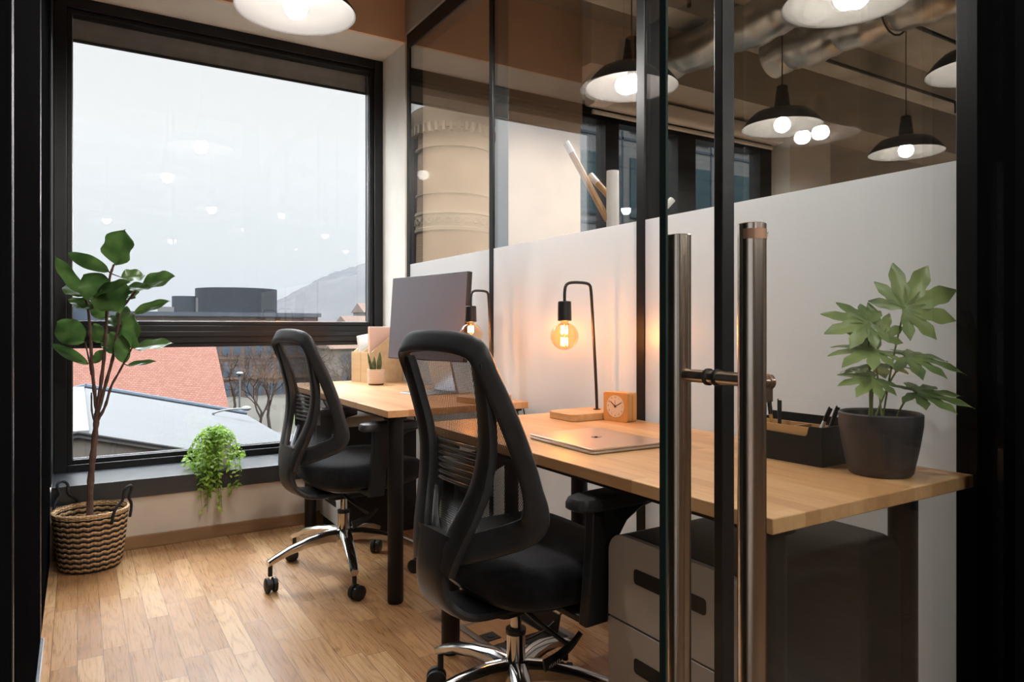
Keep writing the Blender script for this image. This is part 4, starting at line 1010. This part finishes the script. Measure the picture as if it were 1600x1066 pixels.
# ================================================================== OUTSIDE
GZ = -9.2
_plain, _tile = plain, tile_mat
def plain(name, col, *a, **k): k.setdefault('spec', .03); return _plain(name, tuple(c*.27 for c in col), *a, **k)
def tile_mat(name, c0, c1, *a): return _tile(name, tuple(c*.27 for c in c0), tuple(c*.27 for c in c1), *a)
ext = {}
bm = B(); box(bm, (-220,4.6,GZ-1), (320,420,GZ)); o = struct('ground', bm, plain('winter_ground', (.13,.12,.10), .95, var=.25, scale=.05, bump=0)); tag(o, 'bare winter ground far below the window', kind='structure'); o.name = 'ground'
def ground_strip(name, pts, w_, z, m, label, cat):
    bm = B(); L_, R_ = [], []
    for i, p in enumerate(pts):
        p = Vector((*p, z)); a = Vector((*pts[max(i-1, 0)], z)); b = Vector((*pts[min(i+1, len(pts)-1)], z)); d = (b-a).normalized(); s = V(-d.y, d.x, 0)
        L_.append(p+s*w_/2); R_.append(p-s*w_/2)
    for k in (0, -.15): pass
    vs = [[bm.verts.new(q+V(0,0,dz)) for q in row] for row in (L_, R_) for dz in (0,)]
    for i in range(len(pts)-1): bm.faces.new((vs[0][i], vs[0][i+1], vs[1][i+1], vs[1][i]))
    return tag(obj(name, bm, m, None, False), label, cat)
ground_strip('street', [(4,110),(12,75),(18.5,60),(26,45),(38,30)], 5, GZ+.03, plain('pale_asphalt', (.20,.20,.20), .9, var=.06, scale=.3, bump=0), 'pale grey street curving below the window', 'street')
bm = B(); prism(bm, [(19,72),(30,60),(34,75),(22,88)], 'z', GZ+.0, GZ+.04); tag(obj('lawn', bm, plain('winter_grass', (.13,.16,.06), .95, var=.2, scale=.4), None, False), 'small green lawn beside the street', 'lawn')
# white shallow roofed hall
hs = thing('white_roof_hall', 'low cream hall with a pale sheet roof just below the window', 'building', (0,23.5,GZ))
zr, ze = -1.96-GZ, -4.05-GZ
A, Bq, Cq, Dq = (0,0,zr),(.35,17.5,zr),(8.4,19.6,ze),(8.0,0,ze)
E_, F_ = (-8,0,ze),(-8,17.5,ze)
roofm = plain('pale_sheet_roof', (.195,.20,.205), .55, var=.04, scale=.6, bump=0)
def slab(bm, q, th=.12):
    a = [bm.verts.new(p) for p in q]; b = [bm.verts.new((p[0],p[1],p[2]-th)) for p in q]; n = len(q)
    bm.faces.new(a); bm.faces.new(b[::-1])
    for i in range(n): bm.faces.new((a[i], a[(i+1) % n], b[(i+1) % n], b[i]))
bm = B(); slab(bm, [A,Dq,Cq,Bq]); obj('roof_slope', bm, roofm, hs, False)
bm = B(); slab(bm, [A,Bq,F_,E_]); obj('roof_slope', bm, roofm, hs, False)
bm = B(); box(bm, (-.18,-.05,zr-.02), (.28,17.6,zr+.07)); obj('ridge_cap', bm, plain('white_ridge_metal', (.30,.31,.32), .5), hs, False)
bm = B()
for k in range(7): box(bm, (-6.5,2+2.2*k,zr-.8), (-.6,2.35+2.2*k,zr-.0), Matrix.Rotation(math.radians(-14), 3, 'Y'), (-.3,0,zr))
obj('snow_rails', bm, plain('blue_grey_rail', (.13,.16,.20), .6), hs, False)
bm = B(); prism(bm, [(-8,0),(8,0),(8,ze-.12),(0,zr-.12),(-8,ze-.12)], 'y', .15, 17); obj('walls', bm, plain('cream_render', (.22,.20,.175), .9, var=.03, bump=0), hs, False)
bm = B(); tube(bm, [Vector(Bq)+V(0,0,.08), Vector(Cq)+V(0,0,.08)], .14, 8); tube(bm, [Vector(Bq)+V(0,0,.08), Vector(F_)+V(0,0,.08)], .14, 8); obj('verge_trim', bm, plain('blue_grey_verge', (.16,.19,.23), .6), hs, False)
bm = B(); tube(bm, [Vector(A)+V(0,-.05,.02), Vector(Dq)+V(0,-.05,.02)], .035, 8); tube(bm, [Vector(A)+V(0,-.05,.02), Vector(E_)+V(0,-.05,.02)], .035, 8); obj('gable_trim', bm, plain('dark_gable_trim', (.07,.07,.07), .6), hs, False)
bm = B(); cyl(bm, (4.0,2.2,zr-1.2), (4.0,2.2,zr-.62), .05, seg=8); cyl(bm, (4.0,2.2,zr-.64), (4.0,2.2,zr-.55), .12, seg=10); obj('vent_pipe', bm, plain('grey_vent', (.08,.08,.08), .6), hs)
# red tiled roof
rd = thing('red_roof_house', 'house with a large red tiled roof behind the pale hall', 'building', (0,46,GZ))
z0, z1 = -3.9-GZ, .35-GZ
rdm = tile_mat('red_clay_tiles', (.27,.125,.095), (.34,.165,.125), 2.4, 1.3)
bm = B(); slab(bm, [(-14,0,z0),(7.95,0,z0),(8.35,8.2,z1),(-14,8.2,z1)], .25); obj('roof_slope', bm, rdm, rd, False)
bm = B(); slab(bm, [(-14,16.4,z0),(8.7,16.4,z0),(8.35,8.2,z1),(-14,8.2,z1)], .25); obj('roof_slope', bm, rdm, rd, False)
bm = B(); prism(bm, [(.4,0),(16,0),(16,z0-.3),(8.2,z1-.5),(.4,z0-.3)], 'x', -13.8, 7.7); obj('walls', bm, plain('brown_brick_wall', (.07,.055,.05), .9), rd, False)
# long office building with dark drums
ob = thing('office_building', 'long timber and glass office block with two dark drums on its roof', 'building', (-2.4,110,GZ))
zt = 3.3-GZ; Lb = 34.6
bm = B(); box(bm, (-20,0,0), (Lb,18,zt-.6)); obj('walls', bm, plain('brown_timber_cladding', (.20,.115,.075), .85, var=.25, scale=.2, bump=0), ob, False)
bm = B(); box(bm, (-20.4,-.5,zt-.6), (Lb+.4,18.4,zt)); obj('roof_edge', bm, plain('slate_grey_fascia', (.10,.115,.14), .7), ob, False)
gm = plain('blue_grey_office_glass', (.10,.13,.17), .2, var=.35, scale=.3, bump=0)
wm = None
for fl in range(4):
    for k in range(22):
        if wm is None:
            bm = B(); box(bm, (.2,-.12,0), (1.25,.05,2.1)); o = obj('window', bm, gm, ob, False); wm = o
        else: o = wm.copy(); C.objects.link(o)
        o.location = (k*1.56, 0, zt-3.3-3.1*fl)
bm = B()
for fl in range(4): box(bm, (-20,-.25,zt-3.75-3.1*fl), (Lb,0,zt-3.45-3.1*fl))
obj('floor_bands', bm, plain('orange_timber_band', (.26,.15,.09), .8), ob, False)
bm = B(); lathe(bm, [(.1,0),(6.0,0),(6.0,3.75),(.1,3.8)], (23.7,6.5,zt), 48); tag(obj('drum', bm, plain('charcoal_ribbed_metal', (.035,.042,.052), .6, var=.1, scale=1), ob), 'large dark round drum')
bm = B(); lathe(bm, [(.1,0),(1.9,0),(1.9,2.5),(.1,2.5)], (16.4,7,zt), 32); tag(obj('drum', bm, plain('slate_ribbed_metal', (.05,.06,.075), .6), ob), 'small dark round drum')
bm = B(); box(bm, (17.6,5,zt), (18.2,5.5,2.3+zt)); box(bm, (12.5,4,zt), (14.5,6,zt+.8)); obj('roof_vent', bm, plain('pale_vent', (.25,.25,.25), .6), ob, False)
# buildings at the left edge
b2 = thing('slate_building', 'blue grey block with a pale end wall at the far left beyond the fig plant', 'building', (-3,66,GZ))
bm = B(); box(bm, (0,0,0), (4.9,10,3.2-GZ)); obj('walls', bm, plain('blue_grey_cladding', (.10,.12,.16), .7), b2, False)
for fl in range(3):
    bm = B(); box(bm, (2.8,-.1,1.0-GZ-3.2*fl), (4.6,.05,2.3-GZ-3.2*fl)); obj('window', bm, gm, b2, False)
b3 = thing('pale_tower', 'narrow pale pink tower rising at the left window edge', 'building', (-3.2,58,GZ))
bm = B(); box(bm, (0,0,0), (2.75,3,5.2-GZ)); obj('walls', bm, plain('pale_pink_render', (.30,.25,.24), .85), b3, False)
# hazy town houses, beige apartment block
random.seed(21)
hz = []
for i, (x, y, w_, d_, h_) in enumerate(((44,130,12,8,7.5),(58,150,14,9,10.5),(50,118,9,8,6.5),(66,165,12,9,14),(30,140,10,8,6),(39,100,16,9,7.2),(62,125,14,9,9.5))):
    t = thing('town_house', ['hazy pale town house with an orange roof at the foot of the hill','town house with an orange roof farthest up the slope','small orange roofed house left of the beige block','uppermost pale house on the wooded slope','pale house behind the bare trees','wide beige block seen between chair and file boxes','orange roofed house right of the beige block'][i], 'building', (x,y,GZ), random.uniform(-.2,.2), 'hazy houses below the hill')
    bm = B(); box(bm, (-w_/2,0,0), (w_/2,d_,h_)); obj('walls', bm, plain('hazy_render_%d' % i, (.23,.205,.18), .9), t, False)
    bm = B(); prism(bm, [(-.5,h_),(d_+.5,h_),(d_/2,h_+2.4)], 'x', -w_/2-.5, w_/2+.5); obj('roof', bm, rdm if i % 2 == 0 else plain('brown_roof', (.20,.13,.10), .9), t, False)
    for k in range(3):
        for fl in range(2):
            bm = B(); box(bm, (-w_/2+1.5+k*w_/3.2,-.1,h_-2.2-3*fl), (-w_/2+2.9+k*w_/3.2,.05,h_-.8-3*fl)); obj('window', bm, gm, t, False)
# wooded hill
def hill(u, v):
    x = -160+520*u; y = 230+190*v
    r = 1/(1+math.exp(-(x-108)/15)); rr = 1/(1+math.exp(-(x-62)/28))
    h = (r*27+rr*12+10*math.exp(-((x-190)/60)**2))*math.sin(min(1, v*1.6)*PI/2)
    h += (random.random()-.5)*1.3*(1 if v > .1 else 0)
    return V(x, y, GZ+h+5*v+1)
bm = B(); random.seed(2); grid(bm, hill, 200, 36)
o = obj('trim_9', bm, plain('hazy_winter_wood', (.078,.078,.083), .95, var=.22, scale=.06, bump=0)); o.name = 'hillside'; tag(o, 'wooded hill rising in the mist on the right', kind='structure')
# bare trees
def bare_tree(seed, h):
    random.seed(seed); bm = B()
    def br(p, d, ln, r, dep):
        q = p+d*ln; m_ = p.lerp(q, .5)+V(random.uniform(-1,1), random.uniform(-1,1), 0)*ln*.06
        tube(bm, [p, m_, q], [r, r*.85, r*.66], 5 if dep > 2 else 3, cap=False)
        if dep == 0: return
        for k in range(3 if dep > 1 else 4):
            a = random.uniform(0, 2*PI); ti = random.uniform(.35,.75)
            u_, v_ = perp(d); nd = (d*math.cos(ti)+(u_*math.cos(a)+v_*math.sin(a))*math.sin(ti)+V(0,0,.12)).normalized()
            br(p.lerp(q, random.uniform(.65,1)), nd, ln*random.uniform(.6,.8), r*.6, dep-1)
    br(V(0,0,0), V(0,0,1), h*.32, h*.020, 5)
    return bm
tm = plain('winter_bark', (.085,.062,.052), .9, var=.2, bump=0)
protos = [obj('bare_tree', bare_tree(s_, 8), tm, None, False) for s_ in (1, 2, 3)]
spots = [(14.2,66,1.0),(16.5,73,1.1),(20.5,67,1.05),(21.5,78,1.15),(25.5,74,1.0),(27,80,1.2),(15,84,1.2),(20,90,1.25),(26,93,1.3),(31,88,1.1),(34,78,.95),(38,86,1.2),(30,70,.9),(24.5,60,.85),(44,92,1.2),(12,78,1.1)]
names = ['bare tree nearest the red roof edge','bare tree behind the tall street lamp','bare tree just right of the tall street lamp','bare tree over the small lawn, left side','bare tree over the small lawn, right side','tall bare tree behind the lawn','bare tree in front of the office block, leftmost','bare tree in front of the office block, middle','bare tree in front of the office block, rightmost','bare tree left of the beige block','bare tree in front of the beige block','bare tree behind the wooden file boxes','low bare tree beside the near chair back','small bare tree nearest the street','bare tree below the misty hill','bare tree half hidden by the red roof']
for i, (x, y, s_) in enumerate(spots):
    o = protos[i] if i < 3 else protos[i % 3].copy()
    if i >= 3: C.objects.link(o)
    o.location = (x, y, GZ); o.scale = (s_,)*3; o.rotation_euler = (0,0,i*1.7); tag(o, names[i], 'tree', 'bare winter trees below the window')
# street lamps, sign, fence, cars
pm = plain('pale_lamp_post', (.25,.25,.25), .5)
def street_lamp(x, y, h, arm, label):
    t = thing('street_lamp', label, 'street lamp', (x,y,GZ), 0, 'street lamps outside')
    bm = B(); cyl(bm, (0,0,0), (0,0,h), .09, .06, 10); obj('post', bm, pm, t)
    bm = B(); tube(bm, smooth_path([V(0,0,h-.2),V(0,0,h),V(arm*.4,0,h+.12),V(arm,0,h+.12)], 2) if arm else [V(0,0,h),V(0,0,h+.1)], .05, 8)
    sphere(bm, (arm,0,h+.12), .26, 12, .5); obj('lamp_head', bm, plain('white_lamp_head', (.35,.35,.34), .4), t)
street_lamp(9.7, 52, 6.9, 0, 'tall post-top street lamp in front of the bare trees'); street_lamp(5.9, 38.5, 5.9, 1.6, 'street lamp with a horizontal arm behind the pale roof')
sg = thing('road_sign', 'small blue road sign beside the street', 'road sign', (11.6,48,GZ))
bm = B(); cyl(bm, (0,0,0), (0,0,3.0), .04, seg=8); obj('post', bm, pm, sg)
bm = B(); box(bm, (-.3,-.05,2.3), (.3,-.02,3.0)); obj('sign_plate', bm, plain('blue_sign', (.05,.11,.25), .5), sg, False)
fn = thing('street_fence', 'dark post and rail fence along the street', 'fence', (0,0,GZ))
P0, P1 = V(8.5,56,0), V(16,42,0)
bm = B(); tube(bm, [P0+V(0,0,1.0), P1+V(0,0,1.0)], .035, 6); tube(bm, [P0+V(0,0,.55), P1+V(0,0,.55)], .03, 6); obj('rail', bm, M['black_matte'], fn)
for k in range(12):
    p = P0.lerp(P1, k/11); bm = B(); cyl(bm, p, p+V(0,0,1.1), .04, seg=6); obj('post', bm, M['black_matte'], fn)
def car_proto():
    t = thing('car', '', 'car', (0,0,0)); bm = B()
    prism(bm, [(-2.1,.3),(2.1,.3),(2.15,.75),(1.2,.92),(.7,1.4),(-1.2,1.42),(-1.9,.95),(-2.15,.85)], 'y', -.85, .85); obj('car_body', bm, plain('silver_car_paint', (.30,.31,.32), .3), t, True, .08)
    bm = B(); prism(bm, [(-1.6,.95),(1.05,.95),(.62,1.34),(-1.12,1.36)], 'y', -.87, .87); obj('windows', bm, gm, t, False)
    for x in (-1.3, 1.3):
        for s in (-1, 1):
            bm = B(); cyl(bm, (x,.70*s,.33), (x,.90*s,.33), .33, seg=16); obj('wheel', bm, M['rubber'], t)
    return t
cp = car_proto()
for i, (x, y, r_, lb) in enumerate(((33,80,.5,'silver car parked farthest left near the beige block'),(37,78,.45,'silver car parked beside the wooden file boxes'),(9.3,60,1.9,'silver car parked beside the red roof'))):
    o = cp if i == 0 else copy_tree(cp); o.location = (x,y,GZ); o.rotation_euler = (0,0,r_); tag(o, lb, 'car', 'parked cars outside')
# neighbouring glazed building, seen through the neighbouring office
nb = thing('glazed_office_block', 'white and glass office block beyond the neighbouring office window', 'building', (12.6,17,GZ))
bm = B(); box(bm, (0,0,0), (24,12,18.5)); obj('walls', bm, plain('white_metal_cladding', (.20,.205,.21), .6, var=.04, scale=.3, bump=0), nb, False)
wm = None
for fl in range(5):
    for k in range(12):
        if wm is None: bm = B(); box(bm, (.15,-.06,0), (1.75,.05,1.9)); o = obj('window', bm, plain('teal_tinted_glass', (.06,.10,.115), .15, var=.2, scale=.5, bump=0), nb, False); wm = o
        else: o = wm.copy(); C.objects.link(o)
        o.location = (.2+2.0*k, 0, 5.5+2.75*fl)
bm = B()
for fl in range(6): box(bm, (0,-.02,5.2+2.75*fl), (24,0,5.28+2.75*fl))
for k in range(13): box(bm, (2.0*k+.02,-.02,0), (2.0*k+.08,0,18.5))
obj('panel_joints', bm, plain('blue_grey_joint', (.07,.09,.12), .6), nb, False)
# brick chimney, seen mirrored in the partition glass
ch = thing('brick_chimney', 'tall round brick chimney seen mirrored in the partition glass', 'chimney', (-19.6,44.8,GZ))
bkm = tile_mat('tan_brick', (.34,.22,.14), (.40,.265,.175), 1.2, 1.4, 'Z')
bm = B(); lathe(bm, [(.1,0),(3.0,0),(2.75,10),(2.62,18),(2.5,24.6),(.1,24.6)], seg=56); obj('shaft', bm, bkm, ch)
for z in (19.4, 22.6): 
    bm = B(); lathe(bm, [(2.4,z),(2.72,z),(2.72,z+.12),(2.4,z+.12)], seg=56); obj('string_course', bm, plain('light_brick_band', (.33,.24,.16), .9), ch)
bm = B(); lathe(bm, [(2.3,16.9),(2.76,16.9),(2.78,17.1),(2.70,17.15),(2.70,18.0),(2.78,18.05),(2.76,18.25),(2.3,18.25)], seg=56)
for k in range(26):
    a = 2*PI*k/26; c_ = V(math.cos(a)*2.74, math.sin(a)*2.74, 17.58); s_ = V(-math.sin(a), math.cos(a), 0)
    tube(bm, [c_+s_*.24*math.cos(q)+V(0,0,.20*math.sin(q)) for q in [2*PI*j/10 for j in range(10)]], .05, 4, True)
obj('ornamental_band', bm, plain('cream_brick_frieze', (.38,.30,.21), .9), ch)
bm = B(); lathe(bm, [(2.3,23.9),(2.7,23.9),(3.0,24.7),(3.0,25.3),(2.3,25.3)], seg=56)
for k in range(36):
    a = 2*PI*k/36; box(bm, (2.6,-.1,23.6), (3.02,.1,24.2), Matrix.Rotation(a, 3, 'Z'), (0,0,0))
obj('crown', bm, plain('cream_brick_crown', (.34,.26,.18), .9), ch)
bm = B(); d_ = V(.75,-.55,0).normalized()
lx = V(2.72*math.cos(math.radians(28)), 2.72*math.sin(math.radians(28)), 0)
box(bm, (lx.x-.1,lx.y-.32,0), (lx.x+.25,lx.y+.32,25.2))
for k in range(34): 
    z = 9+.48*k; tube(bm, [V(lx.x,lx.y,z), V(lx.x+.55,lx.y+.35,z+.05)], .035, 4)
obj('dim_edge_irons', bm, plain('dark_edge_irons', (.04,.04,.045), .8), ch, False)  # dark column stands for the chimney's dim mirrored edge; spikes are climbing irons

# thin winter mist in the valley
g = G('valley_mist'); vs_ = g.n('VolumeScatter'); vs_.inputs['Color'].default_value = (.95,.97,1,1); vs_.inputs['Density'].default_value = .00018
g.l(vs_.outputs[0], g.out.inputs[1])
bm = B(); box(bm, (-200,50,GZ-.5), (300,300,70)); o = obj('mist', bm, g.m, None, False); tag(o, 'thin grey mist hanging over the valley', 'mist', kind='stuff')
